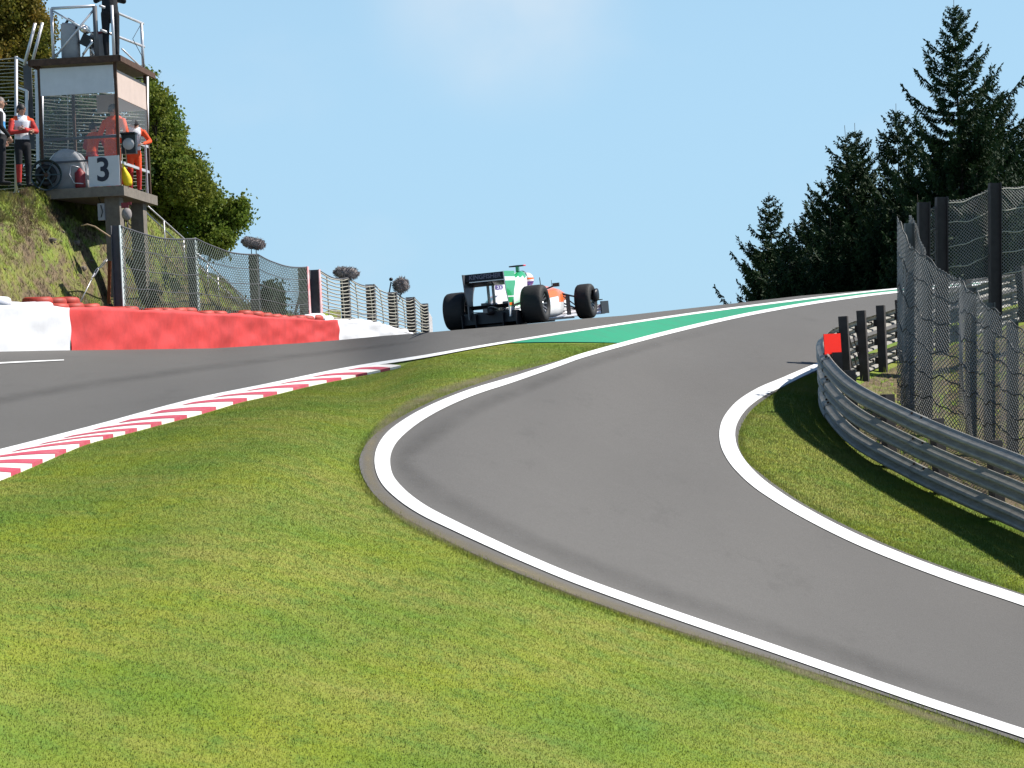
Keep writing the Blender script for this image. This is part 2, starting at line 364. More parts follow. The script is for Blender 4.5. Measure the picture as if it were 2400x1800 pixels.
MT['asphalt'] = asphalt_material('asphalt', (0.150, 0.144, 0.137)); MT['pit'] = asphalt_material('pit_asphalt', (0.158, 0.151, 0.144))
MT['line'] = paint_material('white_line_paint', (0.74, 0.74, 0.73), (0.22, 0.21, 0.20), 0.95)
MT['kerb_w'] = paint_material('kerb_white', (0.78, 0.74, 0.70), (0.42, 0.38, 0.34), 0.6)
MT['kerb_r'] = paint_material('kerb_red', (0.47, 0.070, 0.110), (0.45, 0.30, 0.28), 0.9)
MT['green'] = paint_material('green_runoff', (0.030, 0.260, 0.145), (0.07, 0.15, 0.11), 1.0)
MT['belt_w'] = mat('belt_white', (0.66, 0.66, 0.68), 0.5, var=0.10, vscale=2.2, bump=0.5, bscale=3.0)
MT['belt_r'] = mat('belt_red', (0.62, 0.055, 0.050), 0.55, var=0.35, vscale=1.6, bump=0.5, bscale=2.2)
MT['tyre_r'] = mat('tyre_red', (0.50, 0.055, 0.035), 0.6, var=0.45, vscale=5)
MT['tyre_w'] = mat('tyre_white', (0.78, 0.77, 0.82), 0.6, var=0.2, vscale=5)
MT['galv'] = mat('galvanised', (0.30, 0.285, 0.255), 0.55, metal=0.0, var=0.35, vscale=7, bump=0.15, bscale=25)
MT['galvdark'] = mat('galvanised_weathered', (0.12, 0.12, 0.115), 0.55, metal=0.35, var=0.45, vscale=5)
MT['post'] = mat('post_brown', (0.050, 0.040, 0.040), 0.7, var=0.4, vscale=8)
MT['postgrey'] = mat('post_grey', (0.095, 0.095, 0.105), 0.6, var=0.3, vscale=5)
MT['wire'] = mat('wire_grey', (0.25, 0.25, 0.245), 0.7)
MT['wiregreen'] = mat('wire_green', (0.13, 0.17, 0.15), 0.6)
MT['wirelight'] = mat('wire_light', (0.42, 0.40, 0.34), 0.6)
MT['redpaint'] = mat('red_paint', (0.62, 0.028, 0.022), 0.5, var=0.15)
MT['signred'] = mat('sign_red', (0.95, 0.020, 0.008), 0.45, var=0.06, vscale=4)
MT['concrete'] = mat('concrete', (0.20, 0.17, 0.14), 0.85, var=0.35, vscale=6, bump=0.2)
MT['rust'] = mat('rust', (0.095, 0.048, 0.030), 0.8, var=0.5, vscale=12)
MT['rustorange'] = mat('rust_orange', (0.26, 0.075, 0.022), 0.8, var=0.4, vscale=10)
MT['steel'] = mat('steel_light', (0.62, 0.60, 0.62), 0.38, metal=0.4, var=0.15)
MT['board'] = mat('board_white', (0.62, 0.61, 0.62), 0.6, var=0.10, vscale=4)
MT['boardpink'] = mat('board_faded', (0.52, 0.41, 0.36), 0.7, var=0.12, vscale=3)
MT['black'] = mat('black_plastic', (0.012, 0.012, 0.014), 0.45)
MT['inkblue'] = mat('ink', (0.010, 0.012, 0.030), 0.5)
MT['orange'] = mat('orange_suit', (0.78, 0.085, 0.018), 0.8, var=0.25, vscale=7, bump=0.4, bscale=14)
MT['redcloth'] = mat('red_cloth', (0.50, 0.035, 0.030), 0.8, var=0.3, vscale=7, bump=0.4, bscale=14)
MT['white'] = mat('white_cloth', (0.66, 0.67, 0.72), 0.8, var=0.2, vscale=7, bump=0.3, bscale=14)
MT['blueprint'] = mat('blue_print', (0.06, 0.28, 0.58), 0.7)
MT['darkcloth'] = mat('dark_cloth', (0.012, 0.012, 0.016), 0.85, var=0.3, vscale=7, bump=0.4, bscale=14)
MT['purple'] = mat('purple_cloth', (0.10, 0.02, 0.12), 0.8)
MT['skin'] = mat('skin', (0.42, 0.22, 0.15), 0.55)
MT['hair'] = mat('hair', (0.022, 0.018, 0.018), 0.6)
MT['hairgrey'] = mat('hair_grey', (0.16, 0.13, 0.12), 0.6)
MT['fur'] = mat('fur_grey', (0.33, 0.29, 0.28), 0.95, var=0.4, vscale=18)
MT['yellow'] = mat('yellow_cloth', (0.85, 0.62, 0.010), 0.7, var=0.15)
MT['glass'] = mat('lens_glass', (0.45, 0.43, 0.42), 0.25)
MT['plainred'] = mat('case_red', (0.20, 0.015, 0.02), 0.5)
MT['grey'] = mat('cover_grey', (0.36, 0.355, 0.37), 0.7, var=0.2, vscale=6, bump=0.3, bscale=10)
MT['silver'] = mat('silver', (0.75, 0.74, 0.74), 0.25, metal=0.8)
MT['reel'] = mat('reel_dark', (0.035, 0.05, 0.055), 0.35, metal=0.5)
MT['rock'] = mat('rock', (0.22, 0.18, 0.14), 0.9, var=0.5, vscale=9, bump=0.5)
MT['bark'] = mat('bark', (0.065, 0.050, 0.038), 0.9, var=0.4, vscale=9, bump=0.4)
MT['rubber_mark'] = stain_material('rubber_mark', (0.045, 0.043, 0.042), 0.24, (1, .4, 1)); MT['dust'] = stain_material('edge_dust', (0.20, 0.17, 0.11), 0.9, (1, 1, 1)); MT['pane'] = pane_material('scratched_pane')
MT['wood'] = mat('pale_wood', (0.42, 0.30, 0.19), 0.8, var=0.3)

# ================================================================== GROUND
FARD = [1.02, 1.06, 1.15, 1.3, 1.6, 2.2, 3.5, 7, 20, 45]
def ground_sheet():
    us = np.concatenate([np.arange(-2400, -700, 100), np.arange(-700, 3101, 20), np.arange(3200, 5000, 100)])
    uc = np.clip(us, -700, 3100)
    ts = np.concatenate([np.linspace(0, 1, 110) ** 1.6])
    rows = []
    for t in ts[::-1]:
        vt = vtop(uc); v = vt + (2600 - vt) * t
        p = G(uc, v); d = Dp(uc, v)
        x = P(us, v, d); x[:, 2] = p[:, 2]; rows.append(x)
    Dt = rows[-1][:, 1]
    for k in FARD:
        x = beyond(uc, Dt * k); x[:, 0] = rows[-1][:, 0] / rows[-1][:, 1] * x[:, 1]; rows.append(x)
    return np.stack(rows)
g = MB().grid(ground_sheet()).build("ground", MT['grass']); tag(g, "mown green and straw coloured grass on the hillside", None, kind="structure")

# ---- main track: from its right edge line to the wall foot or the brow of the hill and beyond
MAINLINE = [(-700, 1262, 30), (-300, 1142, 24), (0, 1065, 17), (226, 1005, 13.5), (452, 943, 10.5), (633, 905, 9.5), (814, 867, 8.5), (1000, 837.5, 7.5), (1100, 819.5, 6), (1200, 802.5, 5.4), (1426, 766.5, 5.2), (1652, 733, 5), (1878, 704, 4.4), (2014, 687.5, 3.8), (2109, 677.8, 3.2), (2300, 663, 3), (2600, 640, 3)]
_ml = spline(MAINLINE, 400)
def vmain(u): return np.interp(u, _ml[:, 0], _ml[:, 1])
def track_sheet():
    us = np.arange(-700, 2601, 15.0); rows = []
    vt = vtop(us); vb = np.maximum(vmain(us), vt + 0.5)
    for t in np.linspace(0, 1, 30) ** 0.8:
        rows.append(G(us, vb + (vt - vb) * t, 0.010))
    Dt = rows[-1][:, 1]
    for k in FARD[:6]: rows.append(beyond(us, Dt * k, 0.010))
    return np.stack(rows)
o = MB().grid(track_sheet()).build("race_track", MT['asphalt']); tag(o, "grey asphalt race track climbing to the brow", None, kind="structure")

# ---- pit exit lane
PAIRS = [((2900,1925),(3000,1598)),((2700,1850),(2760,1517)),((2400,1745),(2500,1428)),((2151,1659),(2320,1368)),((1825,1553),(2103,1289)),((1500,1452),(1912,1198)),
((1216,1347),(1834,1150)),((1044,1267),(1780,1110)),((881,1166),(1746,1078)),((842,1090),(1731,1043)),((854,1050),(1733,1012)),((889,1012),(1752,974)),
((1000,948),(1800,932)),((1150,891),(1868,893)),((1330,841),(1950,858)),((1471,801),(2020,826)),((1607,766),(2100,790)),((1742,736),(2190,755)),((1878,711),(2290,720)),((2014,692.5),(2400,690)),((2109,682),(2500,668)),((2300,664),(2700,646))]
def lane_sheet():
    a = spline([p[0] + p[1] for p in PAIRS], 260)
    rows = []
    for t in np.linspace(0, 1, 26):
        u = a[:, 0] * (1 - t) + a[:, 2] * t; v = a[:, 1] * (1 - t) + a[:, 3] * t
        rows.append(G(u, v, 0.012))
    return np.stack(rows)
o = MB().grid(lane_sheet()).build("pit_lane", MT['pit']); tag(o, "curving grey asphalt pit exit lane", None, kind="structure")

def ribbon(name, pts, m, lift, n=300, label=None):
    c = spline(pts, n); d = np.gradient(c[:, :2], axis=0); d /= np.linalg.norm(d, axis=1)[:, None]
    nr = np.stack([-d[:, 1], d[:, 0]], -1); rows = []; c[:, 2] *= 0.86
    for t in (-0.5, -0.17, 0.17, 0.5):
        q = c[:, :2] + nr * (c[:, 2] * t)[:, None]; rows.append(G(q[:, 0], q[:, 1], lift))
    o = MB().grid(np.stack(rows)).build(name, m)
    return tag(o, label, None, kind="structure")
ribbon("white_line", MAINLINE, MT['line'], 0.022, 420, "thin white line along the right edge of the race track")
PITL = [(2900,1893,30),(2400,1725,24),(2151,1643,23),(1825,1530,22.5),(1500,1418,22),(1342,1360,22.5),(1234,1315,23),(1180,1291,24),(1071,1240,26),(990,1199,29),(941,1164,33),(908,1128,38),(897,1095,42),(899,1064,42),(917,1031,38),(962,993,31),(1017,961,25),(1098,926,19.5),(1207,891,15.5),(1310,856,13),(1354,840,12.5),(1471,806.5,11),(1607,771.5,10),(1742,741,8.6),(1878,716,7.6),(2014,696,6.4),(2109,685,5.6),(2300,668,4)]
ribbon("white_line", PITL, MT['line'], 0.022, 420, "bold white line around the left edge of the pit lane")
PITR = [(2900,1588,30),(2600,1484,28),(2400,1413,26),(2233,1357,25),(2103,1308,25.5),(2006,1267,26.5),(1908,1218,28),(1826,1170,30),(1765,1125,34),(1722,1076,39),(1706,1037,43),(1708,999,42),(1733,959,35),(1778,925,28),(1835,898,23),(1880,877,19.5),(1940,851,16),(2010,822,13),(2100,786,11),(2290,717,8),(2400,687,7)]
ribbon("white_line", PITR, MT['line'], 0.022, 380, "bold white line on the pit lane edge below the guardrail")
ribbon("white_line", [(-500,885,5),(-200,865,4.2),(0,853.5,3.8),(80,849.5,3.4),(150,846.3,2.2)], MT['line'], 0.022, 80, "short thin white line near the foot of the white barrier")

def stain(name, pts, m, lift, label, n=260):
    c = spline(pts, n); d = np.gradient(c[:, :2], axis=0); d /= np.linalg.norm(d, axis=1)[:, None]; nr = np.stack([-d[:, 1], d[:, 0]], -1)
    T = np.linspace(-.5, .5, 9); rows = [G((c[:, :2] + nr * (c[:, 2] * t)[:, None])[:, 0], (c[:, :2] + nr * (c[:, 2] * t)[:, None])[:, 1], lift) for t in T]
    o = MB().grid(np.stack(rows)).build(name, m); at_ = o.data.attributes.new("fade", 'FLOAT', 'POINT')
    e = np.clip(np.minimum(np.arange(n), n - 1 - np.arange(n)) / 25.0, 0, 1)
    at_.data.foreach_set("value", np.concatenate([np.cos(np.pi * t) ** 1.3 * e if abs(t) < .499 else 0 * e for t in T]).astype(np.float32))
    return tag(o, label, None, kind="structure")
def shifted(pts, k, w):
    p = np.array(pts, float); d = np.gradient(p[:, :2], axis=0); d /= np.linalg.norm(d, axis=1)[:, None]; nr = np.stack([-d[:, 1], d[:, 0]], -1)
    wd = np.minimum(p[:, 2], 27.0); q = p[:, :2] + nr * (wd * k)[:, None]; return [(a, b, c * w) for (a, b), c in zip(q, wd)]
_pl_in = PITL[1:-4]
stain("rubber_mark", shifted(_pl_in, 1.9, 2.3), MT['rubber_mark'], 0.018, "dark rubber band worn into the pit lane inside its left line")
stain("edge_dust", shifted(PITL[1:-8], -1.25, 1.2), MT['dust'], 0.018, "dusty strip of asphalt between the line and grass")
stain("rubber_mark", [(-300,1010,40),(0,940,30),(300,890,24),(600,848,18),(900,812,10),(1010,797,7)], MT['rubber_mark'], 0.016, "dark racing line rubber on the main track")

# ---- green painted run-off between the two white lines
def green_sheet():
    us = np.arange(1186, 2301, 6.0)
    lo = np.interp(us, [1186, 1250, 1330, 1400, 1458, 1475], [806, 804.5, 804, 804.5, 806, 805])
    _pl = spline(PITL, 500); k = np.argmax(_pl[:, 0] < 1000) ; seg = _pl[np.argmin(_pl[:, 0]):]
    lo = np.where(us > 1462, np.interp(us, seg[:, 0], seg[:, 1]), lo)
    hi = vmain(us); lo = np.maximum(lo, hi + 0.4)
    return np.stack([G(us, lo + (hi - lo) * t, 0.017) for t in np.linspace(0, 1, 12)])
o = MB().grid(green_sheet()).build("painted_runoff", MT['green']); tag(o, "bright green painted asphalt wedge between two white lines", None, kind="structure")
# ---- kerb of red and white blocks
KB = spline([(-420,1262),(-200,1198),(0,1127),(81,1093),(203,1042),(294,1018),(384,994),(475,970),(565,943),(633,928),(741,902),(859,879),(960,857),(1010,843)], 300)
def vkb(u): return np.interp(u, KB[:, 0], KB[:, 1])
_mlw = np.interp
def vkt(u): return vmain(u) + np.interp(u, _ml[:, 0], _ml[:, 2]) * 0.45
tips = [-360,-306,-252,-205,-150,-98,-42,18,81,140,208,271,344,420,493,565,646,723,809,880]
kerb = thing("kerb", "red and white striped kerb along the race track edge", None); kerb["kind"] = "structure"
edges = []
for i in range(len(tips) - 1):
    p = tips[i + 1] - tips[i]; edges += [(tips[i], 'r'), (tips[i] + 0.47 * p, 'w')]
edges.append((tips[-1], 'e'))
def kshift(u): return np.interp(u, [-360, 18, 350, 700, 880], [185, 168, 128, 118, 60])
def kpt(ut, s, lift):
    """point across the kerb; s = 0 at the white line, 1 at the grass"""
    ub = ut + kshift(ut); a = np.array([ut, vkt(ut)]); b = np.array([ub, vkb(ub)])
    q = a * (1 - s) + b * s
    # follow the kerb's own curve rather than the chord
    f = (q[1] - 0); top, bot = vkt(q[0]), vkb(q[0]); 
    return G(q[0], np.clip(f, top, max(bot, top + 0.5)), lift)
for i in range(len(edges) - 1):
    (u0, c), (u1, _) = edges[i], edges[i + 1]
    if c == 'r': u0 += 0.0
    mb = MB(); S = np.linspace(0.0, 1, 9); top = []
    for s in S:
        jag = 0.08 * (u1 - u0) * (1 if c == 'r' else -0) * max(0, 0.25 - s) / 0.25
        hgt = 0.026 + 0.018 * math.sin(s * 2.6) + (0.004 if c == 'r' else 0)
        top.append([kpt(u0 + (u1 - u0) * k + jag * (1 - k), s, hgt) for k in (0, 0.33, 0.67, 1)])
    mb.grid(np.array(top))
    e = np.array([top[-1], [q - np.array([0, 0.0, 0.07]) for q in top[-1]]]); mb.grid(e)
    mb.build("kerb_block", MT['kerb_r'] if c == 'r' else MT['kerb_w'], kerb)

# ---- grass blades
def inpoly(u, v, poly):
    p = np.array(poly); inside = np.zeros(len(u), bool); j = len(p) - 1
    for i in range(len(p)):
        c = ((p[i, 1] > v) != (p[j, 1] > v)) & (u < (p[j, 0] - p[i, 0]) * (v - p[i, 1]) / (p[j, 1] - p[i, 1] + 1e-12) + p[i, 0])
        inside ^= c; j = i
    return inside
def scatter(poly, n, surf=G):
    p = np.array(poly); u0, v0 = p.min(0); u1, v1 = p.max(0); s = 10.0
    uu, vv = np.meshgrid(np.arange(u0, u1, s), np.arange(v0, v1, s)); uu = uu.ravel(); vv = vv.ravel()
    k = inpoly(uu + s / 2, vv + s / 2, poly) | inpoly(uu, vv, poly) | inpoly(uu + s, vv + s, poly) | inpoly(uu + s, vv, poly) | inpoly(uu, vv + s, poly)
    uu, vv = uu[k], vv[k]
    a = surf(uu, vv); b = surf(uu + s, vv); c = surf(uu, vv + s)
    w = np.linalg.norm(np.cross(b - a, c - a), axis=1); area = w.sum(); w /= area
    i = RNG.choice(len(uu), int(n * 1.15), p=w); u = uu[i] + RNG.random(len(i)) * s; v = vv[i] + RNG.random(len(i)) * s
    m = inpoly(u, v, poly); return u[m][:n], v[m][:n]
def blades(name, roots, hmin, hmax, wid, label, m=None, lean=0.6):
    n = len(roots); h = RNG.uniform(hmin, hmax, n); a = RNG.uniform(0, 2 * np.pi, n); w = RNG.uniform(0.7, 1.3, n) * wid
    d = np.stack([np.cos(a), np.sin(a), 0 * a], -1); b = RNG.uniform(0, 2 * np.pi, n); ln = RNG.uniform(0, lean, n) * h
    tip = roots + np.stack([np.cos(b) * ln, np.sin(b) * ln, h], -1)
    r = roots - np.array([0, 0, 0.01]); V = np.stack([r - d * w[:, None] / 2, r + d * w[:, None] / 2, tip], 1).reshape(-1, 3)
    me = numesh(name, V, np.arange(3 * n).reshape(-1, 3), m or MT['blade'])
    o = link(name, me); return tag(o, label, None, kind="stuff")
pl = spline([p[0] for p in PAIRS], 300); pr = spline([p[1] for p in PAIRS], 300)
leftedge = [tuple(q) for q in pl if q[1] < 1880 and (q[1] > 811)]
kbl = [tuple(q + np.array([0, 1.5])) for q in KB[::6] if q[0] > -60 and q[0] < 945]
zoneA = [(-40, 1850)] + kbl + [(960, 850), (1000, 842), (1100, 823.5), (1190, 807), (1330, 806), (1456, 808)] + leftedge[::-4] + [(2560, 1850)]
u, v = scatter(zoneA, 560000); blades("grass", G(u, v), 0.005, 0.017, 0.008, "short mown grass in the wedge between race track and pit lane")
RAILBASE = [(2900,1480),(2700,1392),(2500,1304),(2400,1255),(2250,1188),(2100,1114),(2010,1060),(1966,1015),(1945,982),(1937,955),(1943,932),(1962,912),(2000,892),(2050,870),(2110,846),(2200,813),(2300,782),(2400,752),(2600,716)]
rightedge = [tuple(q) for q in pr if q[1] < 1520 and q[1] > 858]
zoneB = rightedge[::4] + [(1950, 900), (1955, 950), (1965, 990), (2010, 1050), (2100, 1100), (2250, 1175), (2400, 1240), (2600, 1330)]
u, v = scatter(zoneB, 120000); blades("grass", G(u, v), 0.010, 0.034, 0.009, "lush green grass verge between white line and guardrail")
# ragged longer tufts along the asphalt edges
def fringe(curve, n, off):
    c = np.array(curve); i = RNG.random(n) * (len(c) - 1); k = i.astype(int); q = c[k] + (c[np.minimum(k + 1, len(c) - 1)] - c[k]) * (i - k)[:, None]
    d = np.gradient(c, axis=0); d /= np.linalg.norm(d, axis=1)[:, None]; nr = np.stack([-d[:, 1], d[:, 0]], -1)[k]
    q = q + nr * (RNG.normal(off, abs(off) * 0.8, n))[:, None]; return q[:, 0], q[:, 1]
u, v = fringe([q for q in leftedge], 12000, -6.0); blades("grass_edge", G(u, v), 0.012, 0.042, 0.008, "uneven fringe of grass creeping over the pit lane edge")
u, v = fringe([q for q in rightedge], 8000, 6.0); blades("grass_edge", G(u, v), 0.012, 0.045, 0.008, "ragged grass fringe beside the verge line")

# ---- ground inside the guardrail loop: scrub
zoneC = [(1950,985),(1945,950),(1968,915),(2060,880),(2200,830),(2400,765),(2700,740),(2700,1370),(2500,1290),(2400,1240),(2250,1172),(2100,1098),(2010,1040)]
def scrub_sheet():
    a = spline([(2700,1380),(2500,1292),(2400,1240),(2250,1172),(2100,1098),(2010,1042),(1968,1000),(1950,970)], 90); b = spline([(2800,760),(2600,728),(2400,763),(2300,790),(2200,822),(2110,856),(2030,895),(1952,940)], 90)
    rows = []
    for t in np.linspace(0, 1, 40):
        q = a * (1 - t) + b * t; p = G(q[:, 0], q[:, 1], 0.012); p[:, 2] += RNG.normal(0, 0.012, len(p)) * min(1, 8 * t * (1 - t)); rows.append(p)
    return np.stack(rows)
o = MB().grid(scrub_sheet()).build("dirt_verge", MT['scrub']); tag(o, "brown dirt and patchy grass inside the guardrail loop", None, kind="structure")
u, v = scatter(zoneC, 9000); blades("scrub_grass", G(u, v, 0.01), 0.04, 0.14, 0.009, "patchy tall grass inside the guardrail loop", lean=0.9)

# ================================================================== LEFT BARRIER
def wall_top(u): return np.interp(u, [-300, 0, 145, 165, 273, 440, 600, 700, 793, 850, 886, 932, 968, 1010], [706, 714, 717.5, 718.6, 721, 730, 739, 746, 750.5, 753.5, 757.5, 770, 781, 788])
def wall_base(u):
    u = np.asarray(u, float); D = wallD(u); a = G(u, vtop(u))
    b = beyond(u, D); z = np.where(u < 793, a[..., 2], b[..., 2])
    x = P(u, vtop(u), D); x[..., 2] = np.where(u < 793, x[..., 2], np.minimum(z, x[..., 2])); return x
WDIR = Vector((WB, 1, 0)).normalized(); WN = Vector((WDIR.y, -WDIR.x, 0))     # along the wall; towards the track
def wall_section(name, u0, u1, belt, tyre, label, tyre_spots):
    root = thing(name, label, "tyre barrier", wall_base(np.array(u0)).tolist())
    inv = Matrix.Translation(-root.location)
    L = (wall_base(np.array(u1)) - wall_base(np.array(u0))); n = max(int(np.linalg.norm(L) / 0.14), 8)
    # even steps along the wall
    Ds = np.linspace(float(wallD(u0)), float(wallD(u1)), n); us = wallU(Ds)
    b = wall_base(us); t = P(us, wall_top(us), Ds); 
    s = Ds - 40; rows = []
    ph = RNG.uniform(0, 6, 8)
    for k, f in enumerate(np.linspace(0, 1, 12)):
        q = b * (1 - f) + t * f; q[:, 0] = b[:, 0]; q[:, 1] = b[:, 1]
        bul = 0.022 * np.sin(s * 1.3 + ph[0] + 2.5 * f) * np.sin(f * 4.0 + ph[1]) + 0.016 * np.sin(s * 2.6 + ph[2] - 4 * f) * np.sin(f * 6 + ph[3]) + 0.008 * np.sin(s * 5.1 + ph[4] + 5 * f) * math.sin(f * 8 + ph[6])
        q = q + np.array(WN)[None] * np.maximum(bul + 0.02, -0.03)[:, None]
        if k == 0: q[:, 2] -= 0.05
        if k == 11: q[:, 2] += 0.018 * np.sin(s * 1.7 + ph[5]) + 0.008 * np.sin(s * 5.3)
        rows.append(q)
    rows.append(rows[-1] - np.array(WN) * 0.05); rows.append(rows[-2] - np.array(WN) * 0.12 - np.array([0, 0, .08])); rows.append(rows[0] - np.array(WN) * 0.14)
    mb = MB(); mb.grid(np.stack(rows) - np.array(root.location)); mb.build("belt", belt, root)
    # tyres behind the belt: the top one of each stack shows
    for (D, dz, back) in tyre_spots:
        uu = float(wallU(D)); bb = Vector(wall_base(np.array(uu)).tolist()); zt = P(np.array(uu), wall_top(np.array(uu)), np.array(D))[2]
        c = bb - WN * (0.44 + back); c.z = zt + dz - 0.1
        o = link("tyre", tyre, root); o.location = c - root.location; o.rotation_euler = (RNG.normal(0, .04), RNG.normal(0, .04), RNG.uniform(0, 6))
    core = MB()
    for D in np.arange(wallD(u0) + 0.35, wallD(u1) - 0.2, 0.66):
        uu = float(wallU(D)); bb = Vector(wall_base(np.array(uu)).tolist()) - WN * 0.55 - root.location
        zt = P(np.array(uu), wall_top(np.array(uu)), np.array(D))[2] - root.location.z
        h = max(zt - bb.z - 0.12, 0.2); prof = []
        for k in range(4): prof += [(k * h / 4, 0.24), (k * h / 4 + 0.02, 0.31), (k * h / 4 + h / 4 - 0.02, 0.31), (k * h / 4 + h / 4, 0.24)]
        core.lathe(prof, 10, 'z', bb, 0)
    o = core.build("tyre_stack", MT['black'], root); o["kind"] = "stuff"
    return root
def tyre_mesh(name, m, r=0.31, w=0.20, hole=0.17):
    h = w / 2
    return MB().lathe([(-h * .6, hole), (-h, hole + .03), (-h, r - .06), (-h * .72, r - .015), (-h * .2, r), (h * .2, r), (h * .72, r - .015), (h, r - .06), (h, hole + .03), (h * .6, hole), (-h * .6, hole)], 20, 'z').mesh(name, m)
TR, TW = tyre_mesh("tyre_red", MT['tyre_r']), tyre_mesh("tyre_white", MT['tyre_w'])
def spots(D0, D1, dz, jit, skip=0.0, back=0.0, step=0.66):
    a, b = [float(wallD(1200 + F_PX * (0.102 - 13.81 / q))) for q in (D0, D1)]
    return [(D, dz + RNG.normal(0, jit), back + RNG.normal(0, .02)) for D in np.arange(a, b, step * .97) if RNG.random() > skip]
wall_section("tyre_barrier", -300, 165, MT['belt_w'], TW, "white tyre barrier below the grassy bank, topped with white tyres",
    spots(35.2, 43.6, 0.17, .004) + spots(43.9, 45.9, 0.09, .004))
red_sp = [(a, b + .05, c) for a, b, c in (spots(46.6, 48.6, 0.18, .01, 0, .25, .62) + spots(47.0, 48.8, 0.05, .01) + spots(49.2, 56.5, 0.035, .012, .25) + spots(57, 59.2, 0.075, .012, 0) + spots(60, 64.5, 0.03, .015, .2) + spots(64.8, 69.2, 0.085, .012, .0) + spots(69.8, 71.6, 0.03, .01) + spots(72.5, 76.8, 0.07, .015, .1))]
wall_section("tyre_barrier", 165, 793, MT['belt_r'], TR, "long red tyre barrier below the chain link fence", red_sp)
wall_section("tyre_barrier", 793, 1010, MT['belt_w'], TW, "far white tyre barrier running out of sight over the brow", spots(75, 78.6, 0.17, .01, 0, .1) + spots(77.6, 84, 0.06, .012, .1) + spots(84, 99, 0.10, .012, .2))

# ---- bank behind the barrier
RIDGE_U = [-500, -200, 0, 60, 110, 150, 180, 215, 260, 300, 345, 400, 450, 500, 560, 600, 650, 720, 800]
RIDGE_V = [330, 395, 434, 440, 444, 448, 452, 456, 464, 476, 500, 545, 586, 625, 680, 715, 733, 742, 748]
def ridge(u): return np.interp(u, RIDGE_U, RIDGE_V)
_bn = [(RNG.uniform(0.4, 5.0), RNG.uniform(0.4, 5.0), RNG.uniform(0, 6.28), RNG.uniform(0, 6.28)) for _ in range(26)]
def bumpy(a, b):
    z = 0
    for (fa, fb, pa, pb) in _bn: z = z + np.sin(a * fa + pa) * np.sin(b * fb + pb) / (fa + fb)
    return z * 0.22
def bank_pt(u, t):
    """t 0 at the foot behind the tyres, 1 at the edge where the bank flattens, beyond 1 the flat top"""
    u = np.asarray(u, float); t = np.asarray(t, float)
    D0 = wallD(u, 1.2); D1 = wallD(u, 1.2 + np.interp(u, [0, 400, 700], [1.9, 1.7, 1.0]))
    tt = np.clip(t, 0, 1)
    foot = P(u, wall_top(u), D0); foot[..., 2] -= 0.55
    top = P(u, ridge(u), D1)
    p = foot * (1 - tt)[..., None] + top * tt[..., None]
    p[..., 2] += 0.16 * np.sin(tt * np.pi) * np.clip((top[..., 2] - foot[..., 2]), 0, 1)
    ex = np.clip(t - 1, 0, None)
    p[..., 1] += ex * 12; p[..., 0] += ex * (-3.0); p[..., 2] -= ex * 0.3
    p[..., 2] += bumpy(u / 5320 * 50 * 1.6, t * 5) * np.clip(1.4 - t * 0.6, 0.2, 1)
    return p
us = np.arange(-500, 801, 5.0)
tt = np.concatenate([np.linspace(0, 1, 50), [1.04, 1.1, 1.25, 1.5, 2, 3.5]])
o = MB().grid(bank_pt(us[None, :], tt[:, None])).build("bank", [MT['bank'], MT['bankgreen']])
_w = len(us) - 1; _t = np.repeat(tt[:-1], _w); _u = np.tile(us[:-1], len(tt) - 1)
_edge = 0.50 + 0.10 * np.sin(_u / 31.0) + 0.08 * np.sin(_u / 11.0 + 1) + RNG.normal(0, .05, len(_t)) - 0.25 * (_u > 280)
o.data.polygons.foreach_set("material_index", (_t > _edge).astype(np.int32)); tag(o, "steep earthy bank with rough grass behind the barrier", None, kind="structure")
def bank_scatter(n, u0, u1, t0, t1): return bank_pt(RNG.uniform(u0, u1, n), RNG.uniform(t0, t1, n))
pts = np.concatenate([bank_scatter(15000, -60, 700, 0.5, 1.03), bank_scatter(3000, -60, 280, 0.0, 0.5), bank_scatter(5000, 280, 700, 0.0, 0.6), bank_scatter(9000, -60, 260, 0.7, 1.06)])
blades("bank_grass", pts, 0.04, 0.14, 0.016, "rough grass tufts growing on the steep bank", m=MT['bankblade'], lean=1.0)
mb = MB()
for i in range(70):
    c = Vector(bank_pt(RNG.uniform(-40, 620), RNG.uniform(0.02, 0.9) ** 1.4).tolist()); r = RNG.uniform(0.02, 0.06) * (2.2 if i % 17 == 0 else 1)
    vs = MB().ball((0, 0, 0), (r * RNG.uniform(.8, 1.6), r, r * RNG.uniform(.5, .9)), 6, 5); vs.v = [tuple(Vector(q) * RNG.uniform(.8, 1.15) + c) for q in vs.v]; mb.add(vs.v, vs.f, 0)
tag(mb.build("stones", MT['rock']), "loose stones scattered over the earthy bank", None, kind="stuff")

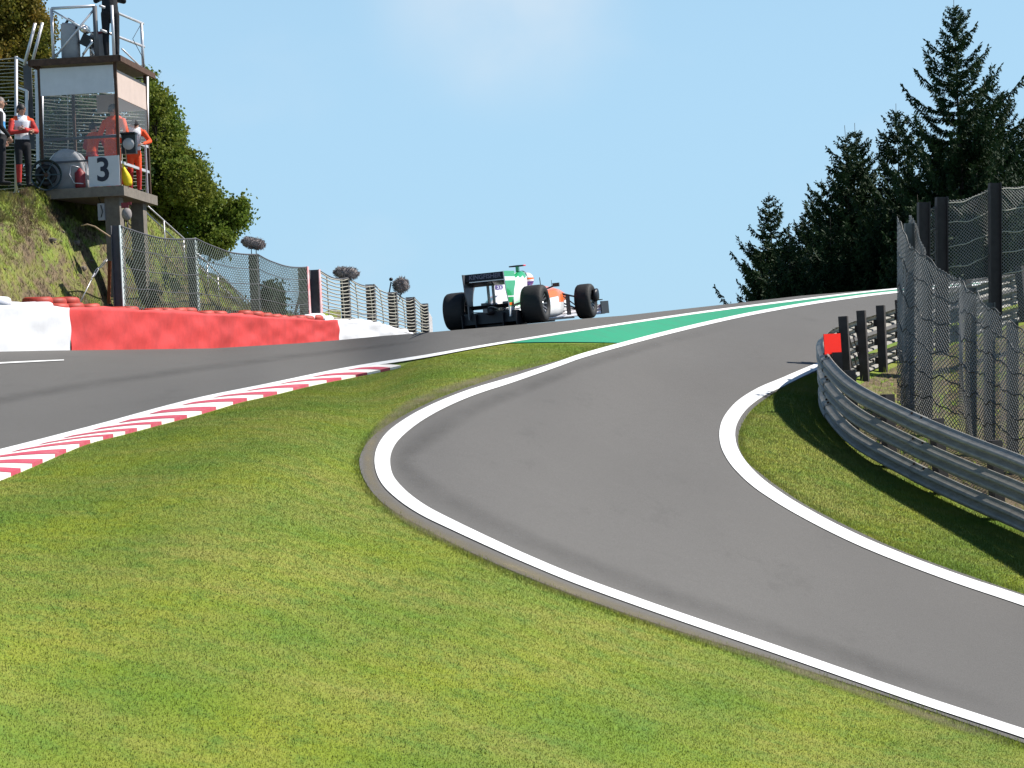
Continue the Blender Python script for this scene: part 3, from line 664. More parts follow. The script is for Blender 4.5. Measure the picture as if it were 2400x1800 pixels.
# ================================================================== NETS AND FENCES
def net_panel(name, parent, quad, cell, r, m, sag=0.0, belly=0.0, kind='diamond', wob=0.0, seed=0):
    """wire net between two posts; quad = (base0, top0, base1, top1)"""
    b0, t0, b1, t1 = [np.array(q, float) for q in quad]
    L = np.linalg.norm((b1 + t1 - b0 - t0) / 2); H = np.linalg.norm((t0 - b0 + t1 - b1) / 2)
    nrm = np.cross(b1 - b0, t0 - b0); nrm /= np.linalg.norm(nrm)
    rg = np.random.default_rng(seed); ph = rg.uniform(0, 6, 6)
    def Sf(a, c):
        p = (b0 * (1 - a)[:, None] + b1 * a[:, None]) * (1 - c)[:, None] + (t0 * (1 - a)[:, None] + t1 * a[:, None]) * c[:, None]
        p[:, 2] -= sag * np.sin(np.pi * a) * c
        d = belly * np.sin(np.pi * a) * np.sin(np.pi * c) + wob * (np.sin(a * L * 2.3 + ph[0] + c * 3) + np.sin(a * L * 4.1 + ph[1] - c * 5) * .6 + np.sin(c * H * 3 + ph[2]) * .5) * np.sin(np.pi * a)
        return p + nrm[None] * d[:, None]
    lines = []
    if kind == 'diamond':
        for sgn in (1, -1):
            for k in np.arange(-H, L + H, cell):
                s0, s1 = sorted(((0 - k) / (H * sgn), (L - k) / (H * sgn))); s0, s1 = max(s0, 0), min(s1, 1)
                if s1 - s0 < 0.01: continue
                s = np.linspace(s0, s1, max(int(H * (s1 - s0) / 0.22), 3)); lines.append(((k + H * sgn * s) / L, s))
    else:
        for h in np.arange(0.03, H, cell): 
            a = np.linspace(0, 1, max(int(L / 0.35), 4)); lines.append((a, np.full_like(a, h / H) + 0.006 * np.sin(a * L * 5 + h * 20)))
        for k in np.arange(0.6, L, 1.3):
            c = np.linspace(0, 1, 8); lines.append((np.full_like(c, k / L), c))
    V = []; Fq = []; nb = 0
    for a, c in lines:
        p = Sf(a, c); n = len(p)
        d = np.gradient(p, axis=0); d /= np.linalg.norm(d, axis=1)[:, None] + 1e-9
        s = np.cross(d, nrm); s /= np.linalg.norm(s, axis=1)[:, None] + 1e-9
        ring = np.stack([p + s * r, p - s * r * 0.5 + nrm * r * 0.87, p - s * r * 0.5 - nrm * r * 0.87], 1).reshape(-1, 3)
        V.append(ring); i = np.arange(n - 1)[:, None] * 3; k = np.arange(3)[None]
        f = np.stack([i + k, i + (k + 1) % 3, i + 3 + (k + 1) % 3, i + 3 + k], -1).reshape(-1, 4) + nb; Fq.append(f); nb += 3 * n
    o = link(name, numesh(name, np.concatenate(V), np.concatenate(Fq), m), parent); o["kind"] = "stuff"
    return o, Sf
def tension_wire(parent, Sf, c, r, m, name="tension_wire", wav=0.0, seed=0):
    rg = np.random.default_rng(seed); a = np.linspace(0, 1, 22); w = wav * (np.sin(a * 7 + rg.uniform(0, 6)) + .6 * np.sin(a * 17 + rg.uniform(0, 6)))
    return MB().tube(Sf(a, np.clip(c + w, 0, 1.02)).tolist(), r, 5, 0).build(name, m, parent)
def hbeam(parent, base, top, w, m, name="post", edge=None, dirn=(1, 0, 0)):
    base, top = Vector(base), Vector(top); d = Vector(dirn).normalized(); e = Vector((0, 0, 1)).cross(d).normalized()
    mb = MB(); t = w * 0.09
    mb.bar(base, top, w, t * 1.2, 0, up=e)
    for k in (-1, 1): mb.bar(base + d * (k * (w / 2 - t / 2 + 0.001)), top + d * (k * (w / 2 - t / 2 + 0.001)), t, w, 1 if (edge and k == 1) else 0, up=e)
    return mb.build(name, [m, edge or m], parent)
def behind(u, v, extra=0.7):
    D = float(wallD(u, extra)); return PV(u, v, D)
def left_fence(name, label, posts, cell, r, m, kind, edges=None):
    b0 = Vector(wall_base(np.array(float(posts[0][0]))).tolist()) ; root = thing(name, label, "fence", (0, 0, 0))
    prev = None
    for i, (u, vt, w, em) in enumerate(posts):
        top = behind(u, vt); base = Vector((top.x, top.y, wall_base(np.array(float(u)))[2] + 0.0))
        base.x += 0.004 * (top.z - base.z)
        hbeam(root, base, top + Vector((0, 0, 0.02)), w, MT['postgrey'], edge=em, dirn=(1, -0.1, 0))
        q = (base + WN * .12, top + WN * .12)
        if prev is not None:
            o, Sf = net_panel("chain_link_mesh", root, (prev[0], prev[1], q[0], q[1]), cell, r, m, sag=0.12, belly=0.05, kind=kind, wob=0.015, seed=i)
            tension_wire(root, Sf, 1.0, 0.018, MT['postgrey'], "top_wire")
            for c in ((0.2, 0.36, 0.52, 0.68, 0.84) if kind == 'diamond' else (0.5,)): tension_wire(root, Sf, c, 0.010, MT['postgrey'], wav=0.006, seed=i * 9 + int(c * 10))
        prev = q
    return root
pale = mat('post_sunlit_edge', (0.55, 0.60, 0.60), 0.5); redw = mat('post_red_edge', (0.68, 0.16, 0.17), 0.5, var=0.5, vscale=3, col2=(0.8, 0.65, 0.65))  # pale: sunlight on the right flange, put into the colour
left_fence("debris_fence", "green grey chain link fence on grey posts above the red tyre barrier",
    [(272, 531, .21, pale), (449, 560, .21, pale), (594, 597, .22, None), (711, 627, .26, redw)], 0.12, 0.0095, MT['wiregreen'], 'diamond')
f2 = left_fence("debris_fence", "far fence of close horizontal wires climbing over the brow",
    [(738, 634, .28, redw), (808, 651, .24, None), (868, 668, .25, None), (920, 686, .26, None), (962, 698, .26, None), (994, 713, .24, None)], 0.105, 0.021, MT['wirelight'], 'wires')
# the end of the far fence bends away, its lit brightness painted white
a = behind(994, 713); b = behind(1012, 745, 1.6); za = wall_base(np.array(994.))[2]
net_panel("chain_link_mesh", f2, ((a.x, a.y, za - .3), tuple(a), (b.x, b.y, za - .3), tuple(b)), 0.12, 0.02, MT['board'], kind='diamond')
mb = MB(); mb.bar(behind(692, 735, .75), behind(704, 690, .8), 0.05, 0.05).build("brace", MT['postgrey'], None)
br = bpy.data.objects["brace"]; br.parent = bpy.data.objects["debris_fence"]
# leaning rusty bar and wire stay beside the first post
st = thing("stay_wire", "white turnbuckle stay wire anchored beside the first fence post", "stay wire", behind(185, 712, 1.15))
mb = MB().tube([behind(184, 716, 1.15) - st.location, behind(222, 640, 1.05) - st.location], 0.012, 6); mb.build("cable", MT['steel'], st)
for (a, b) in (((216, 652), (230, 628)), ((232, 630), (251, 607))):
    p, q = behind(*a, 1.05) - st.location, behind(*b, 0.95) - st.location; s = Vector((0.035, 0, 0.012))
    MB().tube([p, p + s * .9 + (q - p) * .15, q + s * .9 - (q - p) * .15, q, q - s * .9 - (q - p) * .15, p - s * .9 + (q - p) * .15, p], 0.011, 6, 0).build("turnbuckle", MT['steel'], st)

o = MB().bar(behind(255, 712, 0.95), behind(257, 612, 0.95), 0.07, 0.05).build("rusty_stake", MT['rustorange']); tag(o, "rusty orange stake standing beside the first grey fence post", "stake")

# ---- fur covered microphones on the fence posts
def microphone(u, v, D, length, rad, label, ang=0.0):
    base = PV(u, v, D); root = thing("microphone", label, "microphone", base)
    d = Vector((math.cos(ang), 0.25, math.sin(ang))).normalized() * length / 2
    mb = MB(); n = 14; rings = []
    for k in np.linspace(-1, 1, 15):
        rr = rad * (1 - abs(k) ** 5 * 0.75) * (1 - 0.1 * math.exp(-(k * 5) ** 2)); s = Vector((0, 0, 1)).cross(d).normalized(); t = d.cross(s).normalized()
        rings.append([d * k + s * (rr * math.cos(2 * math.pi * j / n)) + t * (rr * math.sin(2 * math.pi * j / n)) for j in range(n)])
    mb.loft(rings); wsh = mb.build("windshield", MT['fur'], root)
    # fur
    me = wsh.data; nv = len(me.vertices); co = np.array([w.co for w in me.vertices]); no = np.array([w.normal for w in me.vertices])
    k = RNG.integers(0, nv, 2600); p = co[k] + RNG.normal(0, rad * .12, (2600, 3)); nn = no[k]; nn = nn + RNG.normal(0, .45, nn.shape); nn /= np.linalg.norm(nn, axis=1)[:, None]
    tip = p + nn * RNG.uniform(.1, .38, (2600, 1)) * rad; sd = RNG.normal(0, 1, (2600, 3)); sd *= 0.012 / np.linalg.norm(sd, axis=1)[:, None]
    fm = link("fur", numesh("fur", np.stack([p - sd, p + sd, tip], 1), np.arange(7800).reshape(-1, 3), MT['fur']), wsh); fm["kind"] = "stuff"
    return root
m1 = microphone(594, 570, float(wallD(594, .7)), 0.56, 0.125, "grey furry microphone on the post nearest the bank", -0.22)
MB().tube([(-.06, 0, -.1), (-.06, 0, -.34)], .012, 6).tube([(.06, 0, -.1), (.06, 0, -.34)], .012, 6).box((0, 0, -.12), (.2, .08, .05)).build("mount", MT['black'], m1)
m2 = microphone(812, 640, float(wallD(810, .7)), 0.68, 0.15, "grey furry microphone on the post beyond the red gap posts", -0.10)
MB().box((-.05, 0, -.16), (.16, .1, .1)).tube([(-.05, 0, -.1), (-.05, 0, -.32)], .02, 6).build("mount", MT['black'], m2)
m3 = microphone(940, 669, float(wallD(930, .7)), 0.40, 0.20, "round grey furry microphone on a bracket at the far fence", 0.5)
MB().tube([(-.16, 0, -.1), (-.3, 0, .12), (-.42, 0, -.42)], .025, 6).ball((-.3, 0, .2), .06, 8, 6).tube([(.02, 0, -.15), (-.1, 0, -.5)], .02, 6).build("mount", MT['black'], m3)

# ================================================================== GUARDRAIL ON THE RIGHT
PROF = [(0.0, -.155), (.010, -.150), (.014, -.125), (.085, -.098), (.100, -.078), (.100, -.052), (.085, -.034), (.016, -.012), (.016, .012), (.085, .034), (.100, .052), (.100, .078), (.085, .098), (.014, .125), (.010, .150), (0.0, .155)]
PROFR = [(x * 1.1, z * 0.87) for x, z in PROF]
def railpath():
    c = spline(RAILBASE, 500); p = G(c[:, 0], c[:, 1]); k = np.ones(25) / 25.0
    q = np.stack([np.convolve(np.pad(p[:, i], 12, 'edge'), k, 'valid') for i in range(3)], -1)
    q = q * .6 + p * .4
    d = np.concatenate([[0], np.cumsum(np.linalg.norm(np.diff(q, axis=0), axis=1))]); return q, d
RP, RD = railpath()
def rail_at(s): return np.stack([np.interp(s, RD, RP[:, i]) for i in range(3)], -1)
def rail_normal(s):
    t = rail_at(np.asarray(s) + .08) - rail_at(np.asarray(s) - .08); n = np.stack([-t[..., 1], t[..., 0], 0 * t[..., 0]], -1)
    return n / np.linalg.norm(n, axis=-1)[..., None]      # away from the loop, towards the lane
SEC = 3.6
nsec = int(RD[-1] / SEC); corner = RD[np.argmin(np.abs(RP[:, 1] - 0) * 0 + np.abs(np.linspace(0, 1, 500) - 0))]
_ci = int(np.argmin(RP[:, 0] / RP[:, 1])); s_corner = RD[_ci]
gf = thing("guardrail", "three tier galvanised guardrail curving round the grass verge above its own shadow", "guardrail", RP[_ci // 2].tolist())
gb = thing("guardrail", "guardrail seen from behind, dark posts climbing away beside the pit lane", "guardrail", RP[min(_ci + 60, 499)].tolist())
def rail_mesh(root, s0, s1, h, dx):
    ss = np.arange(s0, s1 + .08, .12); c = rail_at(ss); n = rail_normal(ss); mb = MB()
    ring = []
    for k in range(len(ss)):
        ring.append([Vector((c[k] + n[k] * (x + dx) + np.array([0, 0, z + h])).tolist()) - root.location for x, z in PROFR] + [Vector((c[k] + n[k] * (x + dx - .006) + np.array([0, 0, z + h])).tolist()) - root.location for x, z in PROFR[::-1]])
    mb.loft(ring, 0, True, True)
    # bolts and lap joint
    for k in (1, 3):
        for z, x in ((-.115, .03), (-.02, .022), (.02, .022), (.115, .03)):
            q = c[k] + n[k] * (dx + x) + np.array([0, 0, h + z]); mb.box(Vector(q.tolist()) - root.location, (.028, .028, .028), 1)
    return mb.build("rail", [MT['galv'], MT['rust']], root)
for i in range(nsec):
    s0, s1 = i * SEC, (i + 1) * SEC + 0.28
    root = gf if (s0 + s1) / 2 < s_corner + .4 else gb
    for h in (.175, .505, .835): rail_mesh(root, s0, s1, h, 0.0 + 0.014 * (i % 2))
for s in np.concatenate([np.arange(0.5, s_corner - .5, 1.33), np.arange(s_corner + .75, RD[-1] - .5, 1.85)]):
    p = Vector(rail_at(s).tolist()); n = Vector(rail_normal(s).tolist()); root = gf if s < s_corner - .2 else gb
    b = p - n * .13 - root.location; ht = 1.14 if s > s_corner + 1.5 else 0.97
    lean = Vector((RNG.normal(-.015, .015), 0, 0))
    mb = MB(); mb.bar(b - Vector((0, 0, .15)), b + lean + Vector((0, 0, ht)), .155, .14, 0, up=tuple(n))
    mb.bar(b + n * .06 + Vector((0, 0, .175)), b + n * .13 + Vector((0, 0, .175)), .1, .12).bar(b + n * .06 + Vector((0, 0, .505)), b + n * .13 + Vector((0, 0, .505)), .1, .12).bar(b + n * .06 + Vector((0, 0, .835)), b + n * .13 + Vector((0, 0, .835)), .1, .12)
    mb.build("post", MT['post'], root)
# barbed looking tie wires between the back posts
for k, s in enumerate(np.arange(s_corner + .3, s_corner + 4.6, 0.4)):
    for h in (.34, .67):
        a = rail_at(s) - rail_normal(s) * .05; b = rail_at(s + .34) - rail_normal(s + .34) * .05
        p0 = Vector(a.tolist()) + Vector((0, 0, h + .11)) - gb.location; p1 = Vector(b.tolist()) + Vector((0, 0, h - .11)) - gb.location
        MB().tube([p0, (p0 + p1) / 2 - Vector((0, 0, .06)), p1], .012, 5).build("tie_wire", MT['post'], gb)
# red square board on the guardrail nose
c = Vector(rail_at(s_corner - .75).tolist()); sp = PV(1951, 806, c.y - .22)
sg = thing("square_sign", "plain bright red square board on the guardrail nose", "sign", sp)
rot = Matrix.Rotation(-R(1.0), 3, 'Y') @ Matrix.Rotation(R(38), 3, 'Z')
MB().box((0, 0, 0), (.345, .012, .295), 0, rot).build("board", MT['signred'], sg)
MB().box((.03, .09, -.17), (.04, .02, .40)).box((.03, .06, .02), (.03, .05, .03)).build("bracket", MT['galvdark'], sg)

# ---- chain link fences behind the guardrail
def right_fence(name, label, posts, cell, r, m, pm, pw, wires, belly, wob, sag, wr, wm, wav, netposts=None, off=(0, -.17, 0), pdz=.03, layers=1):
    root = thing(name, label, "fence", posts[0][0])
    prev = None
    for i, (b, t) in enumerate(posts):
        b, t = Vector(b), Vector(t)
        if pw: hbeam(root, b - root.location - Vector((0, 0, .15)), t - root.location + Vector((0, 0, pdz)), pw, pm, dirn=(1, 0, 0))
    for i, ((b, t), (b2, t2)) in enumerate(zip((netposts or posts)[:-1], (netposts or posts)[1:])):
        q = [np.array(Vector(x) - root.location) + np.array(off) for x in (b, t, b2, t2)]
        o, Sf = net_panel("chain_link_mesh", root, q, cell, r, m, sag=sag, belly=belly, wob=wob, seed=40 + i)
        for c in wires: tension_wire(root, Sf, c, wr, wm, wav=wav, seed=int(c * 100) + i)
        for k in range(1, layers): net_panel("chain_link_mesh", root, [x + np.array([.05, .05, 0]) * k for x in q], cell * 1.07, r, m, sag=sag, belly=belly, wob=wob, seed=140 + i)
    return root
def gp(u, vb, vt, D=None):
    b = PV(u, vb, D if D else float(Dp(u, vb))); return (b, PV(u - (vb - vt) * 0.0 + 0, vt, b.y))
A = [gp(2130, 962, 505, 34.8), gp(2172, 985, 585, 34.2), gp(2275, 1020, 655, 33.3), gp(2318, 1035, 690, 32.6), gp(2372, 1052, 735, 32.0), gp(2460, 1085, 800, 31.0), gp(2560, 1130, 850, 29.8)]
right_fence("debris_fence", "near chain link fence with sagging wires behind the curved guardrail", A, 0.072, 0.0075, MT['wire'], MT['galvdark'], .14,
    (1.0, .84, .66, .48, .32, .16), .04, .022, .03, .0105, MT['galvdark'], .018, off=(-.20, -.14, 0), pdz=-.12)
# loose curtain of mesh at the end of the near fence
e0 = PV(2112, 965, 35.0); e1 = PV(2134, 500, 35.0); f0 = PV(2172, 985, 34.2); f1 = PV(2172, 585, 34.2)
fa = bpy.data.objects["debris_fence.002"] if "debris_fence.002" in bpy.data.objects else None
if fa:
    for k in range(2):
        q = [np.array(Vector(x) - fa.location) + np.array([0, .05 + .06 * k, 0]) for x in (e0, e1, f0, f1)]
        net_panel("chain_link_mesh", fa, q, 0.066, 0.0070, MT['wire'], wob=0.05, seed=70 + k)
B = [gp(2165, 820, 478, 39.2), gp(2207, 812, 466, 39.4), gp(2332, 772, 433, 39.6), gp(2460, 740, 410, 40), gp(2600, 715, 385, 40.5)]
right_fence("debris_fence", "tall chain link fence on dark posts in front of the spruces", B, 0.062, 0.0058, MT['wire'], MT['post'], .20,
    (.985, .84, .68, .53, .38), .10, .012, .10, .009, MT['wirelight'], .006, off=(0, .16, 0))

# ================================================================== TREES
def leaf_material(name, a, b, c, tr=0.35):
    m = bpy.data.materials.new(name); m.use_nodes = True; n, l, bs = nodes_of(m)
    pos = n.new("ShaderNodeNewGeometry").outputs["Position"]; oi = n.new("ShaderNodeNewGeometry")
    f1 = noise(n, l, pos, 0.9, 4, 0.6, 0.38, 0.66); f2 = oi.outputs["Random Per Island"]
    cc = mixc(n, l, f1, a, b); k = n.new("ShaderNodeMath"); k.operation = 'MULTIPLY'; k.inputs[1].default_value = 0.55; l.new(f2, k.inputs[0])
    cc = mixc(n, l, k.outputs[0], cc, c)
    l.new(cc, bs.inputs["Base Color"]); bs.inputs["Roughness"].default_value = 0.6; bs.inputs["Specular IOR Level"].default_value = 0.12
    t = n.new("ShaderNodeBsdfTranslucent"); l.new(cc, t.inputs[0]); ms = n.new("ShaderNodeMixShader"); ms.inputs[0].default_value = tr
    l.new(bs.outputs[0], ms.inputs[1]); l.new(t.outputs[0], ms.inputs[2]); l.new(ms.outputs[0], n["Material Output"].inputs[0]); return m
MT['needle'] = leaf_material('spruce_needles', (0.014, 0.036, 0.013), (0.028, 0.058, 0.014), (0.018, 0.028, 0.015), 0.10)
MT['leaf'] = leaf_material('leaves', (0.135, 0.205, 0.028), (0.185, 0.195, 0.032), (0.085, 0.115, 0.018))
MT['leafbrown'] = leaf_material('leaves_turning', (0.140, 0.150, 0.022), (0.220, 0.135, 0.024), (0.080, 0.090, 0.016))
MT['bush'] = leaf_material('bush_leaves', (0.028, 0.060, 0.018), (0.045, 0.080, 0.020), (0.030, 0.050, 0.014))

def spruce_mesh(h, rad, seed, lop=0.0, dens=1.0):
    """crown triangles and trunk of a spruce: whorls of boughs that dip and turn up at the tip, hung with twigs"""
    rg = np.random.default_rng(seed); T = []
    trunk = MB(); zs = np.linspace(0, h + .25, 13)
    trunk.tube([(0.02 * math.sin(z * 2), 0.02 * math.cos(z * 3), z) for z in zs], [max(0.012, 0.16 * h / 14 * max(0, 1 - z / h) ** 0.9) for z in zs], 7)
    z = 0.05 * h; brs = []
    while z < h * 0.985:
        f = z / h; nb = int(rg.integers(6, 9) if f < .6 else rg.integers(4, 7)); a0 = rg.uniform(0, 6.28)
        for k in range(nb):
            a = a0 + 6.283 * k / nb + rg.normal(0, 0.22)
            L = rad * (1 - f) ** 0.82 * rg.uniform(0.45, 1.10) * (1.32 if rg.random() < 0.13 else 1) + 0.10
            brs.append((z + rg.normal(0, .06), a, L, f))
        z += rg.uniform(0.20, 0.34) if f < .5 else rg.uniform(0.26, 0.50)
    for (z, a, L, f) in brs:
        n = max(int(L / 0.07 * dens), 5); s = np.linspace(0.04, 1, n)
        rise = 0.55 * f - 0.10                                   # young boughs point up, old ones out
        out = L * s; dz = L * (rise * s - 0.42 * (1 - f) * np.sin(s * 2.4) * 0.5 + 0.46 * s ** 3 * (0.6 + 0.6 * (1 - f)))
        c = np.stack([np.cos(a) * out, np.sin(a) * out, z + dz], -1)
        tg = np.gradient(c, axis=0); tg /= np.linalg.norm(tg, axis=1)[:, None] + 1e-9
        side = np.array([-np.sin(a), np.cos(a), 0])
        per = 4
        for j in range(per):
            sg = 1 if j % 2 else -1
            ln = (0.10 + 0.30 * np.sin(np.clip(s, 0, 1) * 2.6) * min(1, L / 1.1)) * rg.uniform(0.6, 1.2, n)
            if j < 2: d = side[None] * sg * rg.uniform(.5, 1, (n, 1)) + tg * 0.75 + np.array([0, 0, 1])[None] * rg.normal(-0.12, 0.22, (n, 1))
            else: d = side[None] * sg * rg.uniform(0, .5, (n, 1)) + tg * 0.35 + np.array([0, 0, -1])[None] * rg.uniform(0.35, 1.0, (n, 1)); ln = ln * 0.85
            d /= np.linalg.norm(d, axis=1)[:, None]
            wv = np.cross(d, rg.normal(0, 1, (n, 3))); wv *= (rg.uniform(0.030, 0.058, n) / (np.linalg.norm(wv, axis=1) + 1e-9))[:, None]
            p = c + rg.normal(0, 0.02, c.shape); tip = p + d * ln[:, None]
            T.append(np.stack([p - wv * .6, p + d * ln[:, None] * .55 + wv, tip], 1)); T.append(np.stack([p + wv * .4, tip, p + d * ln[:, None] * .45 - wv], 1))
        # needles right on the bough
        wv = np.cross(tg, np.array([0, 0, 1.0])[None]) * 0.035
        T.append(np.stack([c[:-1] - wv[:-1], c[:-1] + wv[:-1], c[1:] + np.array([0, 0, .03])], 1)); 
    T = np.concatenate(T).reshape(-1, 3)
    if lop: T[:, 0] += lop * (T[:, 2] / h) ** 2
    return numesh("spruce_crown", T, np.arange(len(T)).reshape(-1, 3), MT['needle']), trunk.mesh("spruce_trunk", MT['bark'])
def spruce(u, v, D, halfw, below, label, seed, dens=1.0):
    base = beyond(np.array(float(min(u, 3000))), np.array(float(D))); tip = P(u, v, D)
    loc = Vector((tip[0], D, base[2] - 0.2)); h = tip[2] - loc.z
    px = D / F_PX; rad = 1.18 * halfw * px / (below * px / h) ** 0.82
    rad = min(rad, h * 0.5)
    cm, tm = spruce_mesh(h, rad, seed, dens=dens)
    t = thing("spruce_tree", label, "tree", loc, 0, "spruces beyond the pit lane"); link("crown", cm, t); link("trunk", tm, t); return t
SPR = [(2235, 10, 100, 150, 440, "tallest spruce with a thin pointed top and wide upturned boughs"),
 (2100, 255, 108, 100, 300, "pointed spruce standing next to the tallest spruce"),
 (2004, 300, 112, 92, 300, "spruce with a bare thin leader beside a blunt twin top"),
 (1981, 306, 106, 85, 300, "blunt topped spruce fused with its thin leadered neighbour"),
 (1803, 462, 110, 74, 220, "small spruce at the open end of the row"),
 (1888, 498, 116, 75, 220, "low spruce filling the gap behind the smallest one"),
 (2325, 185, 112, 120, 330, "broad spruce just behind the tall chain link fence"),
 (2405, 275, 106, 120, 330, "spruce half hidden behind the tall chain link fence"),
 (2150, 470, 96, 110, 200, "short bushy spruce at the foot of the tallest one"),
 (2050, 480, 100, 110, 200, "short bushy spruce below the pointed pair"),
 (1945, 520, 101, 85, 170, "short bushy spruce below the blunt topped tree"),
 (2290, 420, 98, 115, 240, "dense lower spruce between the fence posts"),
 (1782, 590, 103, 38, 110, "small young spruce at the end of the row beside the brow"),
 (1850, 560, 99, 80, 130, "round low spruce between the smallest one and the blunt pair"),
 (1925, 430, 118, 90, 220, "spruce half hidden between the low one and the blunt top"),
 (2200, 380, 118, 120, 260, "spruce hidden behind the tallest and the pointed one"),
 (2520, 200, 108, 140, 400, "large spruce past the end of the fence")]
for i, s in enumerate(SPR): spruce(*s, seed=100 + i, dens=1.35)

def leaf_tree(name, label, cat, blobs, D, nleaf, m, trunk, lsize=0.085, group=None, seed=0, depth=1.0):
    """blobs are (pixel u, v, radius px); leaves gather in clumps inside them"""
    rg = np.random.default_rng(seed); k = D / F_PX
    root = thing(name, label, cat, trunk[0], 0, group); loc = np.array(root.location)
    cs = [(P(u, v, D + rg.normal(0, .5) * depth), r * k) for (u, v, r) in blobs]
    w = np.array([c[1] ** 2.4 for c in cs]); w /= w.sum(); V = []
    nc = nleaf // 26; which = rg.choice(len(cs), nc, p=w); clumps = []
    for i in which:
        c, r = cs[i]; d = rg.normal(0, 1, 3); d /= np.linalg.norm(d); rr = r * rg.uniform(0.35, 1.02) ** 0.7
        clumps.append(c + d * rr * np.array([1, 1.1 * depth, 0.95]))
    clumps = np.array(clumps)
    n = nc * 26; c = np.repeat(clumps, 26, 0); cr = np.repeat(rg.uniform(0.10, 0.24, nc), 26)[:, None]
    p = c + rg.normal(0, 0.55, (n, 3)) * cr; L = lsize * rg.uniform(.6, 1.3, (n, 1))
    d = rg.normal(0, 1, (n, 3)); d[:, 2] -= .4; d /= np.linalg.norm(d, axis=1)[:, None]
    s = np.cross(d, rg.normal(0, 1, (n, 3))); s /= np.linalg.norm(s, axis=1)[:, None]
    V = np.stack([p, p + d * L * .5 + s * L * .36, p + d * L, p + d * L * .5 - s * L * .36], 1) - loc
    link("crown", numesh("leaf_crown", V, np.arange(4 * n).reshape(-1, 4), m), root)
    mb = MB(); base = Vector(trunk[0]) - root.location; tp = Vector(trunk[1]) - root.location
    mb.tube([base - Vector((0, 0, .3)), base * .5 + tp * .5 + Vector((.05, 0, 0)), tp], [trunk[2], trunk[2] * .75, trunk[2] * .5], 8)
    for (cc, r) in cs:
        e = Vector(cc.tolist()) - root.location; a = tp.lerp(base, 0.35 * rg.random())
        mb.tube([a, a.lerp(e, .5) + Vector((rg.normal(0, .1), rg.normal(0, .1), -.05)), e], [trunk[2] * .4, trunk[2] * .22, .015], 6)
        for q in range(5):
            d = Vector(rg.normal(0, 1, 3).tolist()).normalized() * r * .95; mb.tube([a.lerp(e, .7), e + d * .5, e + d], [.03, .018, .006], 5)
    mb.build("trunk", MT['bark'], root); return root
leaf_tree("oak_tree", "broad leafed tree in early autumn colour right behind the marshal hut", "tree",
  [(338,190,34),(352,240,48),(372,300,62),(330,330,60),(400,380,62),(350,420,70),(440,430,62),(400,480,66),(470,470,56),(505,520,52),(545,500,40),(565,510,26),(450,545,60),(510,560,44),(380,235,22),(455,385,30),(350,520,60),(560,475,20)], 66, 62000, MT['leaf'],
  (PV(400, 640, 66), PV(395, 500, 66), 0.16), seed=3, depth=1.4, lsize=0.105)
leaf_tree("oak_tree", "tree with browning leaves rising behind the hut roof and net", "tree",
  [(-60,-60,110),(20,20,80),(70,60,55),(40,110,60),(95,95,36),(105,60,22),(-40,150,100),(60,-70,70),(90,130,34),(30,180,60)], 63, 52000, MT['leafbrown'],
  (PV(-40, 400, 63), PV(-20, 160, 63), 0.2), seed=4, depth=1.4, lsize=0.105)
leaf_tree("hedge_bush", "leafy bush filling the space behind the hut net", "bush",
  [(60,260,60),(150,250,70),(230,270,60),(280,330,60),(130,350,70),(20,330,60),(220,380,60),(60,400,60),(130,420,60),(-10,420,60),(200,440,50),(290,400,60)], 64, 38000, MT['bush'], (PV(130, 440, 64), PV(130, 330, 64), 0.1), seed=5, lsize=0.11)
leaf_tree("bush", "dark green bush growing on the bank behind the chain link fence", "bush", [(365,665,30),(395,685,24),(345,690,20)], 55, 5000, MT['bush'], (PV(365, 712, 55), PV(365, 670, 55), 0.05), seed=6, lsize=0.09)
leaf_tree("bush", "small bush on the skyline seen through the last chain link panel", "bush", [(636,690,24),(615,715,20),(650,712,16)], 64, 4500, MT['bush'], (PV(632, 740, 64), PV(632, 700, 64), 0.05), seed=7, lsize=0.10)

